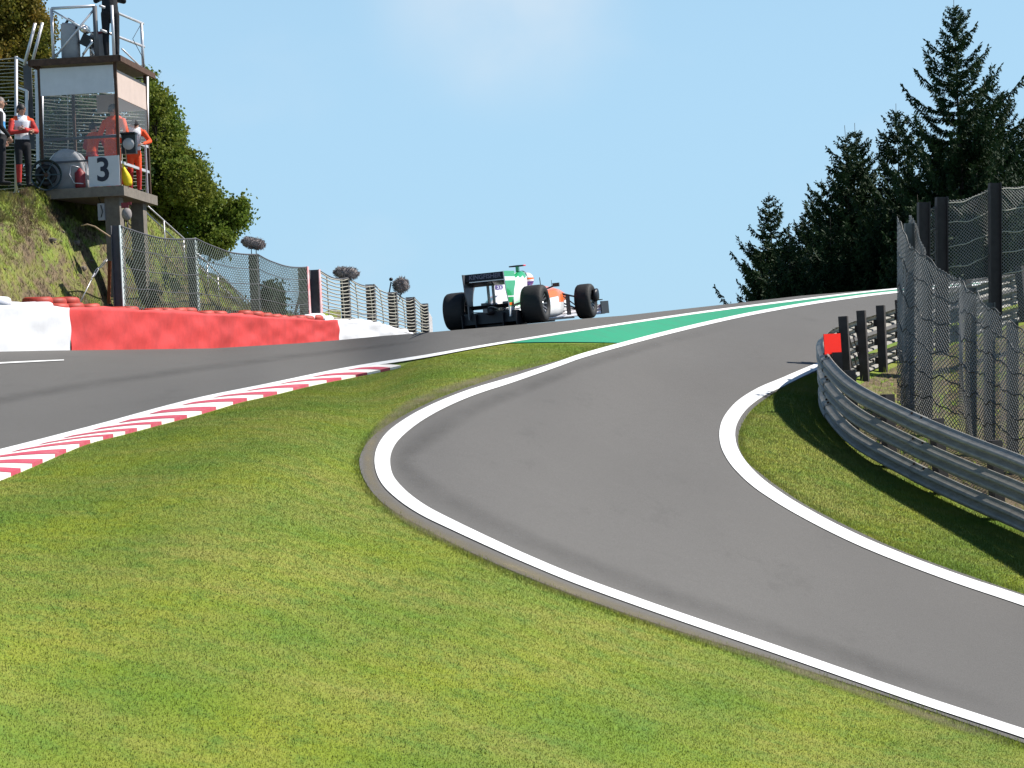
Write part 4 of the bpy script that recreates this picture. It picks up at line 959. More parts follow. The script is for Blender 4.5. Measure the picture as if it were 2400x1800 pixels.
# ================================================================== PEOPLE
def person(label, segs, loc, rotz, regions, hands=(), face=None, extras=None, scale=1.0, tilt=None, group=None):
    """segs: (a, b, ra, rb, flat, material key); one voxel skin over all of them makes the body"""
    root = thing("person", label, "person", loc, rotz, group); root.scale = (scale,) * 3
    mb = MB()
    for (a, b, ra, rb, fl, mk) in segs:
        a, b = Vector(a), Vector(b); d = (b - a); L = d.length; d.normalize()
        pts = [a - d * ra * .55, a - d * ra * .2, a, a.lerp(b, .33), a.lerp(b, .66), b, b + d * rb * .2, b + d * rb * .55]
        rs = [ra * .55, ra * .9, ra, ra * .67 + rb * .33, ra * .33 + rb * .67, rb, rb * .9, rb * .55]
        ref = Vector((1, 0, 0)) if fl != 1 else None
        # flattened tubes keep their width along x
        n = 12; vs = []
        s = d.cross(Vector((0, 1, 0))); s = s.normalized() if s.length > .2 else Vector((1, 0, 0)); t = d.cross(s)
        for p, r in zip(pts, rs):
            for k in range(n):
                an = 2 * math.pi * k / n; vs.append(p + s * (r * math.cos(an)) + t * (r * fl * math.sin(an)))
        m = len(pts); fs = [(i * n + k, i * n + (k + 1) % n, (i + 1) * n + (k + 1) % n, (i + 1) * n + k) for i in range(m - 1) for k in range(n)] + [tuple(range(n - 1, -1, -1)), tuple((m - 1) * n + k for k in range(n))]
        mb.add(vs, fs, 0, True)
    me0 = mb.mesh("body_raw", MT['skin']); ob = bpy.data.objects.new("tmp", me0); COL.objects.link(ob)
    rm = ob.modifiers.new("r", 'REMESH'); rm.mode = 'VOXEL'; rm.voxel_size = 0.016
    sm = ob.modifiers.new("s", 'SMOOTH'); sm.factor = 0.5; sm.iterations = 4
    me = bpy.data.meshes.new_from_object(ob.evaluated_get(bpy.context.evaluated_depsgraph_get())); bpy.data.objects.remove(ob, do_unlink=True)
    keys = []
    for q in segs:
        if q[5] not in keys: keys.append(q[5])
    for k in ['skin']:
        if k not in keys: keys.append(k)
    me.materials.clear()
    for k in keys: me.materials.append(MT[k])
    A = np.array([q[0] for q in segs], float); B = np.array([q[1] for q in segs], float); rr = np.array([(q[2] + q[3]) / 2 for q in segs]); ki = np.array([keys.index(q[5]) for q in segs])
    npol = len(me.polygons); cen = np.empty(npol * 3); me.polygons.foreach_get("center", cen); cen = cen.reshape(-1, 3)
    ab = B - A; t = np.clip(((cen[:, None] - A[None]) * ab[None]).sum(-1) / ((ab ** 2).sum(-1) + 1e-9)[None], 0, 1)
    dist = np.linalg.norm(cen[:, None] - (A[None] + t[..., None] * ab[None]), axis=-1) / rr[None]
    mi = ki[np.argmin(dist, 1)]
    for (fn, k) in regions:
        if k not in keys: keys.append(k); me.materials.append(MT[k])
        mi = np.where(fn(cen), keys.index(k), mi)
    # fingers: palm and five bent digits, appended to the same body mesh
    me.polygons.foreach_set("material_index", mi.astype(np.int32)); me.polygons.foreach_set("use_smooth", np.ones(npol, bool))
    bm = bmesh.new(); bm.from_mesh(me); si = keys.index('skin')
    for (w, dr, pn) in hands:
        w, dr, pn = Vector(w), Vector(dr).normalized(), Vector(pn).normalized(); sd = dr.cross(pn).normalized()
        fb = MB()
        fb.tube([w, w + dr * .045, w + dr * .085], [.026, .038, .034], 8, flat=.5)
        for j, (off, ln) in enumerate(((-.030, .060), (-.010, .074), (.011, .070), (.030, .054))):
            b0 = w + dr * .085 + sd * off; b1 = b0 + dr * ln * .45 + pn * .008; b2 = b1 + dr * ln * .3 + pn * .022; b3 = b2 + dr * ln * .12 + pn * .022
            fb.tube([b0 - dr * .015, b1, b2, b3], [.0100, .0095, .0085, .007], 6)
        t0 = w + dr * .035 - sd * .034; t1 = t0 + (dr * .6 - sd * .8).normalized() * .035; t2 = t1 + (dr * .9 - sd * .2 + pn * .3).normalized() * .03
        fb.tube([t0, t1, t2], [.013, .011, .008], 6)
        vv = [bm.verts.new(q) for q in fb.v]
        for f in fb.f:
            try:
                nf = bm.faces.new([vv[i] for i in f]); nf.material_index = si; nf.smooth = True
            except ValueError: pass
    bm.to_mesh(me); bm.free(); me.name = "body"
    link("body", me, root)
    if extras: extras(root)
    return root
def head_parts(root, c, yaw=0.0, pitch=0.0, hair='hair', kind='short', r=0.105):
    """hair or cap, ears, nose, eyes and mouth on a head centred at c, facing +y turned by yaw"""
    M3 = Matrix.Rotation(yaw, 3, 'Z') @ Matrix.Rotation(pitch, 3, 'X'); c = Vector(c)
    mb = MB(); rings = []; n = 14
    for i in range(8):
        a = i / 7 * (math.pi * .56)
        rings.append([c + M3 @ Vector((r * .86 * math.sin(a) * math.cos(2 * math.pi * k / n), -0.012 + (r * 1.02 * math.sin(a)) * math.sin(2 * math.pi * k / n) * (1 if math.sin(2 * math.pi * k / n) < 0 else .93), .028 + r * 1.08 * math.cos(a) - (.055 if (math.sin(2 * math.pi * k / n) < .2 and i == 7) else 0))) for k in range(n)])
    rings[0] = [q + Vector((0, 0, .0)) for q in rings[0]]
    mb.loft(rings[::-1], 0)
    if kind == 'cap': mb.box(c + M3 @ Vector((0, r * 1.15, r * .45)), (.13, .11, .012), 0, M3)
    mb.build("cap" if kind == 'cap' else "hair", MT[hair], root)
    f = MB()
    f.tube([c + M3 @ Vector((0, r * .90, .022)), c + M3 @ Vector((0, r * 1.12, -.012)), c + M3 @ Vector((0, r * .92, -.02))], [.008, .015, .010], 6, 0)
    for s in (-1, 1): f.ball(c + M3 @ Vector((s * r * .86, -.005, .0)), (.014, .026, .036), 6, 5, 0)
    f.build("ears_and_nose", MT['skin'], root)
    e = MB()
    for s in (-1, 1): e.ball(c + M3 @ Vector((s * .034, r * .88, .020)), (.013, .009, .008), 6, 5, 0)
    e.box(c + M3 @ Vector((0, r * .93, -.048)), (.045, .012, .007), 0, M3); e.build("eyes_and_mouth", MT['hair'], root)
HEAD = lambda c, yaw=0: [((c[0], c[1] - .012, c[2] + .035), (c[0], c[1] + .0, c[2] - .03), .098, .085, 1.0, 'skin'), ((c[0], c[1] - .0, c[2] - .05), (c[0], c[1] + .03, c[2] - .075), .066, .045, 1.0, 'skin'), ((c[0], c[1] - .02, c[2] - .08), (c[0], c[1] - .02, c[2] - .19), .054, .062, 1.0, 'skin')]
def standing(top, arm, legs, shoes, armsL, armsR, head=(0, .03, 1.62), hips=.0, lean=0.0, stance=.10, legR=None):
    ly = lean
    s = [((0, 0, .98), (0, ly * .4, 1.18), .165, .150, .72, top), ((0, ly * .4, 1.16), (0, ly, 1.38), .150, .185, .66, top), ((-.13, ly, 1.43), (.13, ly, 1.43), .085, .085, .85, top),
         ((0, 0, .96), (0, 0, .88), .165, .165, .75, legs)]
    for sg in (-1, 1):
        s += [((sg * .085, 0, .90), (sg * stance, .02, .50), .098, .070, 1, legs), ((sg * stance, .02, .50), (sg * stance, -.02, .09), .070, .052, 1, legs), ((sg * stance, -.04, .045), (sg * (stance + .02), .15, .035), .048, .038, .8, shoes)]
    for side, (e, w) in ((-1, armsL), (1, armsR)):
        sh = (side * .20, ly, 1.41); s += [(sh, e, .068, .054, 1, arm), (e, w, .052, .038, 1, arm)]
    return s + HEAD((head[0], head[1] + ly, head[2]))

# ================================================================== MARSHAL HUT
HD = 51.2; K = F_PX / HD
Q = PV(281, 437, HD); HY = -R(5.3)
HM = Matrix.Translation(Q) @ Matrix.Rotation(HY, 4, 'Z')
def HL(x, y, z): return HM @ Vector((x, y, z))
hut = thing("marshal_hut", "open sided marshal hut on concrete legs with white boards and railed roof deck", "hut", Q, HY)
WX, DY, RZ = -1.76, 2.7, 2.86
mb = MB().box((WX / 2 + .04, DY / 2, -.11), (1.95, DY + .35, .22)); mb.build("floor_slab", MT['concrete'], hut)
for (x, y, w) in ((-.22, .25, .34), (-.16, 2.2, .30)):
    MB().box((x, y, -1.35), (w, .34, 2.26)).build("concrete_leg", MT['concrete'], hut)
for (x, y) in ((WX, .03), (0, .03), (0, DY), (WX, DY)):
    MB().bar((x, y, 0), (x, y, RZ), .065, .065).build("corner_post", MT['rust'], hut)
mb = MB(); mb.box((WX / 2 + .02, DY / 2, RZ + .04), (2.06, DY + .42, .08), 0); mb.box((WX / 2 + .02, -.2, RZ + .0), (2.1, .05, .14), 1); mb.box((1.0 + WX / 2 + .06, DY / 2, RZ + .0), (.05, DY + .45, .13), 1); mb.box((WX / 2 - 1.03, DY / 2, RZ), (.05, DY + .45, .13), 1)
roof = mb.build("roof", [MT['concrete'], MT['rust']], hut)
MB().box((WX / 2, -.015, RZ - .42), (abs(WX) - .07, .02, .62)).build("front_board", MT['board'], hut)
MB().box((WX / 2, -.02, 1.42), (abs(WX) - .08, .006, 1.40)).build("front_pane", MT['pane'], hut)
MB().box((.02, DY / 2, 1.62), (.006, DY - .1, .80)).build("side_pane", MT['pane'], hut)
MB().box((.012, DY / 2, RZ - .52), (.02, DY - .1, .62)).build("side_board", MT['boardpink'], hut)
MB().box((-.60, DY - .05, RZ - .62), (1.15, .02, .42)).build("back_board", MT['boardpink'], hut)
for z in (1.16, .56): MB().bar((0, .06, z), (0, DY - .03, z), .05, .06).build("side_rail", MT['steel'], hut)
MB().bar((WX + .03, 0, 1.14), (-.03, 0, 1.14), .04, .06).build("front_rail", MT['postgrey'], hut)
MB().bar((WX + .03, 0, .62), (-.70, 0, .62), .03, .04).build("front_rail", MT['postgrey'], hut)
MB().bar((.03, DY - .35, 0), (.03, DY - .35, 1.2), .04, .04).build("rail_post", MT['steel'], hut)
sb = MB().box((-.33, -.06, .36), (.71, .015, .68)).build("number_board", MT['board'], hut)
t = link("digit_three", textmesh("digit", "3", .74, MT['inkblue'], .002, .016, 0.92), sb); t.location = (-.35, -.071, .37); t.rotation_euler = (R(90), 0, 0)
# deck railing
Z0, Z1 = RZ + .08, RZ + 1.24
for (x, y) in ((WX + .36, 0), (-.40, 0), (-.02, .06), (.0, DY - .1)):
    MB().tube([(x, y, Z0), (x, y, Z1 if y < 1 else Z1 - .02)], .036 if x != -.40 else .055, 8).build("railing_post", MT['steel'] if x != -.4 else MT['postgrey'], hut)
MB().tube([(WX + .36, 0, Z1), (-.40, 0, Z1)], .034, 8).build("railing_bar", MT['steel'], hut)
MB().tube([(WX + .40, 0, Z1 - .06), (-.42, 0, Z0 + .5)], .024, 6).build("railing_brace", MT['steel'], hut)
MB().tube([(-.42, 0, Z1 - .08), (WX + .40, 0, Z0 + .06)], .024, 6).build("railing_brace", MT['steel'], hut)
for z in (Z1, Z1 - .55): MB().tube([(-.28, .03, z), (.0, DY + .05, z)], .032, 8).build("railing_bar", MT['steel'], hut)
MB().tube([(-.05, .9, Z0 + .3), (.05, DY - .1, Z0)], .02, 6).build("railing_brace", MT['steel'], hut)
MB().tube([(.02, DY - .3, Z1 - .1), (-.02, DY - .9, Z1 - .5), (.03, DY - .2, Z0 + .3), (.02, DY - .1, Z0)], .008, 5).build("cable", MT['black'], hut)
MB().tube([(WX - .45, .4, RZ + .05), (WX - .15, .4, RZ + 1.0)], .035, 6).tube([(WX - .28, .4, RZ + .05), (WX + .02, .4, RZ + 1.0)], .035, 6).build("ladder", MT['steel'], hut)
# stairs handrail running down the bank
st = thing("handrail", "thin twin steel handrail running down the bank from the hut", "handrail", PV(335, 470, 58))
for dv in (0, 16):
    MB().tube([PV(332 - dv * .6, 470 + dv * .6, 54.5) - st.location, PV(432 - dv * .6, 560 + dv * .8, 56.5) - st.location], .018, 6).build("rail", MT['steel'], st)
    MB().tube([PV(452 - dv, 585 + dv * .8, 57) - st.location, PV(588 - dv, 712 + dv * .5, 60.5) - st.location], .018, 6).build("rail", MT['steel'], st)
for (u, v, d) in ((335, 474, 54.6), (384, 518, 55.5), (430, 562, 56.4), (485, 622, 57.8), (510, 645, 58.4)): MB().tube([PV(u, v, d) - st.location, PV(u + 4, v + 75, d) - st.location], .018, 6).build("baluster", MT['steel'], st)

# things in and around the hut ---------------------------------------------------
def at(o, p): o.location = p; return o
r = thing("cable_reel", "large spoked cable reel leaning in front of the hut floor", "cable reel", HL(-1.60, -.30, .32), HY + R(18))
MB().lathe([(-.03, .355), (-.03, .325), (.03, .325), (.03, .355), (-.03, .355)], 36, 'y').build("rim", MT['reel'], r)
MB().lathe([(.10, .355), (.10, .31), (.15, .31), (.15, .355), (.10, .355)], 36, 'y').build("rim", MT['reel'], r)
for k in range(6):
    a = k * math.pi / 3; MB().bar((0, 0, 0), (.33 * math.cos(a), 0, .33 * math.sin(a)), .022, .03, up=(0, 1, 0)).build("spoke", MT['reel'], r)
MB().lathe([(-.05, 0), (-.05, .05), (.16, .05), (.16, 0)], 14, 'y').build("hub", MT['rust'], r)
MB().lathe([(.02, .20), (.03, .24), (.06, .25), (.1, .24), (.1, .1), (.02, .1)], 24, 'y').build("cable_coil", MT['black'], r)
r = thing("equipment_cover", "grey rounded equipment cover behind the cable reel", "cover", HL(-1.25, .35, .0), HY)
mb = MB(); rings = []
for yy in (-.3, -.27, .27, .3):
    s = .9 if abs(yy) > .28 else 1
    rings.append([Vector((.46 * s * math.cos(a), yy, .93 * s * math.sin(a) ** .7 if math.sin(a) > 0 else 0)) for a in np.linspace(0, math.pi, 16)])
mb.loft(rings, 0, True); mb.build("hood", MT['grey'], r); MB().lathe([(-.02, .47), (-.02, .44), (.02, .44), (.02, .47)], 24, 'y', (0, -.2, .45)).build("band", MT['silver'], r)
r = thing("red_canister", "red canister with a white hose hanging beside the number board", "canister", HL(-.92, .05, .02), HY)
MB().lathe([(0, 0), (0, .11), (.02, .12), (.34, .12), (.40, .06), (.44, .03), (.46, 0)], 16, 'z').build("bottle", MT['plainred'], r)
MB().tube([(0, 0, .46), (-.18, -.05, .52), (-.22, -.08, .3), (-.1, -.14, .1), (.1, -.12, .08)], .012, 6).build("hose", MT['steel'], r)
r = thing("signal_lamp", "black signal lamp box with round pale lens on the side rail", "lamp", HL(.17, .35, .98), HY)
MB().box((0, 0, 0), (.32, .16, .44)).box((0, -.05, .24), (.36, .28, .03)).build("housing", MT['black'], r)
MB().lathe([(-.10, 0), (-.10, .125), (-.08, .135)], 24, 'y').build("lens", MT['glass'], r)
r = thing("yellow_flag", "furled yellow marshal flag hanging from the hut side rail", "flag", HL(.10, .25, .03), HY)
mb = MB(); rings = []
for z in np.linspace(0, .56, 9): rings.append([Vector((-.10 + z * -.20 + .12 + (.05 + .035 * math.sin(z * 9)) * (1.2 - z) * 1.3 * math.cos(a) * (1 + .25 * math.sin(3 * a)), (.04) * math.sin(a), z)) for a in np.linspace(0, 2 * math.pi, 13)[:-1]])
mb.loft(rings); mb.build("cloth", MT['yellow'], r)
mb = MB(); mb.loft([[q + Vector((-.10, .03, .04)) for q in rg_] for rg_ in rings[:8]]); mb.build("cloth", MT['orange'], r)
MB().tube([(.02, 0, .5), (-.02, .02, 1.0)], .012, 6).build("pole", MT['wood'], r)
r = thing("microphone", "grey furry ball microphone with red grip under the hut floor", "microphone", PV(297, 502, 50.9))
MB().ball((0, 0, 0), (.115, .12, .15), 14, 10).build("windshield", MT['fur'], r)
MB().box((-.03, 0, .2), (.16, .08, .12)).box((.08, 0, .24), (.06, .05, .06)).build("grip", MT['plainred'], r)
MB().tube([(0, 0, -.14), (0, 0, -.30), (-.12, 0, -.5)], .016, 6).tube([(0, 0, -.30), (.14, 0, -.5)], .016, 6).tube([(-.06, 0, -.12), (-.04, 0, -.42)], .014, 6).build("stand", MT['black'], r)
r = thing("junction_box", "pale grey junction box fixed to the concrete leg", "box", HL(-.46, .05, -.55), HY)
MB().box((0, 0, 0), (.15, .10, .38)).build("case", MT['grey'], r); MB().tube([(0, -.05, .2), (-.06, -.08, .4), (.0, -.05, .5)], .012, 6).tube([(0, -.06, .15), (.05, -.09, 0), (0, -.06, -.12)], .010, 6).build("cable", MT['black'], r)
r = thing("broken_branch", "pale bare branch lying across the bank edge below the hut", "branch", PV(195, 530, 50.6))
MB().tube([PV(u, v, 50.6) - r.location for u, v in ((190, 529), (205, 526), (222, 531), (240, 543), (263, 558))], [.014, .018, .02, .022, .02], 6).build("wood", MT['wood'], r)
r = thing("broken_branch", "straight pale branch on the bank seen through the chain link", "branch", PV(390, 600, 53.5))
MB().tube([PV(u, v, 53.5) - r.location for u, v in ((388, 598), (412, 625), (440, 653))], [.015, .024, .022], 6).build("wood", MT['wood'], r)
# covered camera gear on the roof deck
r = thing("camera_cover", "tall grey padded cover standing in the deck corner", "cover", HL(WX + .68, .30, Z0), HY)
mb = MB(); rings = []
for z, s in ((0, 1), (.5, 1.02), (.78, .95), (.84, .8)): rings.append([Vector((.20 * s * math.copysign(abs(math.cos(a)) ** .5, math.cos(a)), .16 * s * math.copysign(abs(math.sin(a)) ** .5, math.sin(a)), z + .02 * math.sin(a * 2))) for a in np.linspace(0, 2 * math.pi, 17)[:-1]])
mb.loft(rings); mb.build("bag", MT['grey'], r); MB().tube([(-.1, 0, .83), (-.02, 0, .95), (.1, -.05, .86), (.18, -.1, .7)], .035, 8).build("strap", MT['black'], r)
r = thing("television_camera", "television camera in silver and black on the hut roof deck", "camera", HL(WX + 1.10, .35, Z0), HY)
MB().box((-.02, 0, .42), (.24, .4, .26), 0, Matrix.Rotation(.5, 3, 'Y')).build("body", MT['black'], r)
MB().lathe([(-.32, 0), (-.32, .09), (-.05, .10), (-.05, 0)], 16, 'y', (-.04, 0, .68)).build("lens", MT['silver'], r)
for (x, y) in ((-.18, -.1), (.18, -.1), (0, .2)): MB().tube([(0, 0, .40), (x, y, 0)], .022, 6).build("tripod_leg", MT['silver'], r)
MB().tube([(.05, -.15, .5), (.12, -.2, .36), (.0, -.22, .22), (-.1, -.2, .1)], .03, 8).build("cable_loop", MT['silver'], r)
r = thing("camera_cover", "pale square cover beside the television camera on the deck", "cover", HL(WX + 1.26, .62, Z0), HY)
mb = MB(); rings = []
for z, s in ((0, 1), (.4, 1.02), (.58, .98), (.62, .85)): rings.append([Vector((.22 * s * math.copysign(abs(math.cos(a)) ** .5, math.cos(a)), .12 * s * math.copysign(abs(math.sin(a)) ** .5, math.sin(a)), z)) for a in np.linspace(0, 2 * math.pi, 17)[:-1]])
mb.loft(rings); mb.build("bag", MT['grey'], r); MB().box((0, -.02, .64), (.3, .2, .05)).build("flap", MT['plainred'], r)

# net and gate posts behind the hut
b = [(PV(-120, 470, 54.5), PV(-120, 128, 54.5)), (PV(38, 470, 54.6), PV(38, 132, 54.6)), (PV(100, 470, 54.9), PV(98, 150, 54.9)), (PV(345, 470, 55.6), PV(345, 165, 55.6))]
nf = thing("safety_net", "close wavy safety net hung behind the marshal hut", "net", b[0][0])
for i, ((b0, t0), (b1, t1)) in enumerate(zip(b[:-1], b[1:])):
    q = [np.array(x - nf.location) for x in (b0, t0, b1, t1)]
    net_panel("net_mesh", nf, q, 0.085, 0.015, MT['wirelight'] if i != 1 else MT['wiregreen'], kind='wires', wob=0.06, sag=0.05, belly=.1, seed=90 + i)
for i, (b0, t0) in enumerate(b): MB().tube([b0 - nf.location, t0 - nf.location], .04, 8).build("pole", MT['steel'], nf)
gt = thing("gate_frame", "pale steel gate frame beside the hut in front of the net", "gate frame", PV(60, 445, 53))
for pts in (((38, 135), (76, 152)), ((42, 205), (63, 213)), ((63, 213), (62, 330)), ((85, 160), (90, 440))):
    MB().bar(PV(*pts[0], 53) - gt.location, PV(*pts[1], 53) - gt.location, .07, .05).build("bar", MT['steel'], gt)
MB().box(PV(68, 250, 53.1) - gt.location, (.19, .05, 2.0)).build("panel", MT['postgrey'], gt)

# ---- marshals and cameraman
def W(x, y, z): return (x, y, z)
# man by the bank edge in white bib
L1 = PV(6, 434, 49.2)
def ex1(o): head_parts(o, (0, .03, 1.62), 0, 0, 'hairgrey', 'short')
person("marshal in white bib with blue print standing at the bank edge", standing('white', 'darkcloth', 'darkcloth', 'darkcloth', ((-.27, -.02, 1.14), (-.22, .10, .92)), ((.27, .0, 1.14), (.20, .16, .95))),
    L1, R(-75), [(lambda c: (c[:, 2] > 1.02) & (c[:, 2] < 1.26) & (abs(c[:, 0]) < .14) & (c[:, 1] > .02), 'blueprint')], [((-.22, .10, .92), (.1, .2, -1), (1, 0, .2)), ((.20, .16, .95), (-.1, .3, -1), (-1, 0, .2))], None, ex1, 1.09)
L2 = PV(57, 439, 50.2)
def ex2(o): head_parts(o, (0, .03, 1.62), R(25), 0, 'hair', 'short')
person("marshal with crossed arms in red sleeves and white bib beside the gate frame", standing('white', 'redcloth', 'darkcloth', 'darkcloth', ((-.29, .10, 1.16), (.02, .26, 1.20)), ((.29, .10, 1.14), (-.04, .28, 1.15))),
    L2, R(-150), [(lambda c: (c[:, 2] < .48) & (c[:, 2] > .1) & (c[:, 0] > 0), 'redcloth'), (lambda c: (c[:, 2] > 1.40) & (c[:, 2] < 1.5) & (abs(c[:, 0]) > .10), 'orange')], [((.02, .26, 1.20), (1, .05, .1), (0, -1, 0)), ((-.04, .28, 1.15), (-1, .05, .1), (0, -1, 0))], None, ex2, 1.05)
def ex3(o): head_parts(o, (0, .10, 1.62), R(-10), 0, 'hair', 'short')
person("dark haired marshal in orange bending over the equipment inside the hut", standing('orange', 'redcloth', 'redcloth', 'darkcloth', ((-.30, .12, 1.16), (-.18, .34, 1.02)), ((.30, .14, 1.16), (.22, .36, 1.0)), lean=.12, head=(0, .0, 1.60)),
    HL(-.93, 1.15, 0), HY + R(-20), [], [((-.18, .34, 1.02), (.1, 1, -.3), (0, 0, -1)), ((.22, .36, 1.0), (-.1, 1, -.3), (0, 0, -1))], None, ex3, .93)
def ex4(o): head_parts(o, (0, .12, 1.62), R(-35), R(-12), 'hairgrey', 'short'); MB().box((0, -.125, 1.08), (.34, .02, .05), 0, Matrix.Rotation(.0, 3, 'X')).build("reflective_band", MT['silver'], o)
person("broad marshal in an orange suit with his back turned by the hut corner post", standing('orange', 'orange', 'orange', 'darkcloth', ((-.31, .05, 1.14), (-.22, .26, 1.0)), ((.31, .05, 1.14), (.24, .28, 1.02)), lean=.12, head=(0, .0, 1.60)),
    HL(-.34, .75, 0), HY + R(-14), [], [((-.22, .26, 1.0), (.2, 1, -.2), (0, 0, -1)), ((.24, .28, 1.02), (-.2, 1, -.2), (0, 0, -1))], None, ex4, 1.13)
def ex5(o): head_parts(o, (0, .17, 1.55), R(5), R(-14), 'darkcloth', 'cap')
person("capped marshal in orange and white bib leaning on the hut side rail", standing('white', 'orange', 'redcloth', 'darkcloth', ((-.36, .16, 1.18), (-.14, .40, 1.10)), ((.36, .16, 1.20), (.16, .40, 1.10)), lean=.16, head=(0, .01, 1.55)),
    HL(-.10, 1.75, 0), HY + R(-152), [(lambda c: (abs(c[:, 0]) > .13) & (c[:, 2] > 1.3) & (c[:, 2] < 1.52), 'orange'), (lambda c: (c[:, 2] > .55) & (c[:, 2] < .97), 'orange')], [((-.14, .40, 1.10), (.9, .4, -.1), (0, 0, -1)), ((.16, .40, 1.10), (-.9, .4, -.1), (0, 0, -1))], None, ex5, 1.0)
def ex6(o): head_parts(o, (0, .06, 1.62), 0, 0, 'hair', 'short')
person("camera operator in black clothes standing on the hut roof deck", standing('darkcloth', 'darkcloth', 'darkcloth', 'darkcloth', ((-.27, .10, 1.16), (-.16, .34, 1.24)), ((.28, .08, 1.14), (.16, .34, 1.20)), lean=.05),
    HL(-.16, .40, Z0), HY + R(15), [], [((-.16, .34, 1.24), (.3, 1, .1), (1, 0, 0)), ((.16, .34, 1.20), (-.3, 1, .1), (-1, 0, 0))], None, ex6, 1.16)

# ================================================================== RACING CAR
CP = dict(white=mat('car_white', (0.78, 0.78, 0.80), 0.25, coat=.6, var=.04), green=mat('car_green', (0.015, 0.33, 0.10), 0.28, coat=.6), orange=mat('car_orange', (0.90, 0.16, 0.015), 0.28, coat=.6),
    carbon=mat('carbon', (0.010, 0.009, 0.013), 0.42), rubber=mat('tyre_rubber', (0.018, 0.017, 0.018), 0.72, var=.4, vscale=9, bump=.2, bscale=30), side=mat('tyre_side', (0.030, 0.030, 0.030), 0.6), rim=mat('rim_dark', (0.030, 0.030, 0.032), 0.38, metal=.6), grey=mat('carbon_grey', (0.10, 0.10, 0.11), 0.35, coat=.4),
    text=mat('wing_lettering', (0.17, 0.15, 0.19), 0.4), purple=mat('purple_ink', (0.10, 0.06, 0.26), 0.4), red=mat('camera_red', (0.80, 0.02, 0.06), 0.35), alu=mat('alu', (0.55, 0.55, 0.56), 0.35, metal=.8), visor=mat('visor', (0.02, 0.02, 0.03), .15))
RL, RR = [Vector(beyond(np.array(float(u)), np.array(d), 0.02).tolist()) for u, d in ((1073, 40.45), (1264, 40.0))]
right = (RR - RL).normalized(); yaw = R(15.4)
fwd = Vector((math.sin(yaw), math.cos(yaw), 0.0)); FRt = Vector(beyond(np.array(1380.), np.array(43.25), 0.02).tolist())
fz = ((FRt - RR).z) / 3.3; fwd = (fwd + Vector((0, 0, fz))); fwd = (fwd - right * fwd.dot(right)).normalized(); upv = right.cross(fwd).normalized()
cm_ = Matrix((right, fwd, upv)).transposed().to_4x4(); cm_.translation = (RL + RR) / 2
car = thing("racing_car", "white green and orange open wheel racing car cresting the brow", "racing car"); car.matrix_world = cm_
def wheel(x, y, r, w, s):
    h = w / 2
    t = MB().lathe([(-h * .80, r * .55), (-h * .98, r * .62), (-h, r * .80), (-h * .94, r * .91), (-h * .80, r * .975), (-h * .5, r), (h * .5, r), (h * .80, r * .975), (h * .94, r * .91), (h, r * .80), (h * .98, r * .62), (h * .80, r * .55)], 40, 'x').build("tyre", CP['rubber'], car)
    t.location = (x, y, r)
    o = MB().lathe([(-h * .7, r * .56), (h * .82, r * .56), (h * .86, r * .52), (h * .70, r * .46), (h * .45, r * .30), (h * .40, r * .14), (h * .62, r * .12), (h * .62, 0)], 32, 'x').build("rim", CP['rim'], t)
    if s < 0: o.rotation_euler = (0, 0, math.pi)
    for k in range(10):
        a = k * math.pi / 5; MB().bar((s * h * .5, math.cos(a) * r * .14, math.sin(a) * r * .14), (s * h * .80, math.cos(a) * r * .50, math.sin(a) * r * .50), .03, .02, up=(1, 0, 0)).build("spoke", CP['grey'], t)
    MB().lathe([(h * .60 * s, .035), (h * .75 * s, .03), (h * .75 * s, 0)], 10, 'x').build("wheel_nut", CP['alu'], t)
    MB().lathe([(-s * h * .8, r * .5), (-s * h * .3, r * .5), (-s * h * .3, 0)], 20, 'x').build("brake_duct", CP['carbon'], t)
    return t
for (x, y, r, w) in ((-.72, 0, .335, .40), (.72, 0, .335, .40), (-.745, 3.3, .33, .31), (.745, 3.3, .33, .31)): wheel(x, y, r, w, 1 if x > 0 else -1)
def sec(y, hw, z0, z1, e=2.6, n=24, cx=0.0, top=1.0):
    out = []
    for k in range(n):
        a = 2 * math.pi * k / n; c, s = math.cos(a), math.sin(a)
        x = math.copysign(abs(c) ** (2 / e), c) * hw * (top if s > 0 else 1); z = math.copysign(abs(s) ** (2 / e), s)
        x *= 1 - (1 - top) * max(0, z) * .0
        out.append(Vector((cx + x, y, (z0 + z1) / 2 + z * (z1 - z0) / 2)))
    return out
def dense(rows, n):
    a = np.array(rows, float); t = np.linspace(0, len(a) - 1, n); k = np.arange(len(a))
    return np.stack([np.interp(t, k, a[:, i]) for i in range(a.shape[1])], -1)
def paint(o, rules, mats):
    me = o.data; me.materials.clear()
    for m in mats: me.materials.append(m)
    for p in me.polygons: p.material_index = rules(p.center)
tub = MB().loft([sec(*q) for q in dense([(4.42, .09, .40, .50, 2.4), (4.2, .12, .38, .56, 2.6), (3.8, .16, .34, .63, 2.8), (3.3, .20, .29, .67, 3), (2.8, .25, .20, .70, 3), (2.3, .31, .10, .72, 3.2), (1.9, .36, .08, .66, 3.4), (1.5, .36, .08, .62, 3.4)], 44)]).build("chassis", CP['white'], car)
paint(tub, lambda c: 1 if (c.z > .50 - .1 * max(0, (c.y - 3)) and c.y > 2.0) or (c.z > .36 and 2.45 < c.y < 3.2 and c.z > .62 - .55 * (c.y - 2.3)) else 0, [CP['white'], CP['orange']])
ec = MB().loft([sec(*q) for q in dense([(1.72, .10, .62, .98, 2.4), (1.55, .14, .40, .99, 2.4), (1.2, .17, .30, .93, 2.4), (.8, .17, .25, .82, 2.4), (.4, .15, .22, .66, 2.4), (0, .12, .20, .50, 2.4), (-.35, .08, .20, .36, 2.4)], 36)]).build("engine_cover", CP['white'], car)
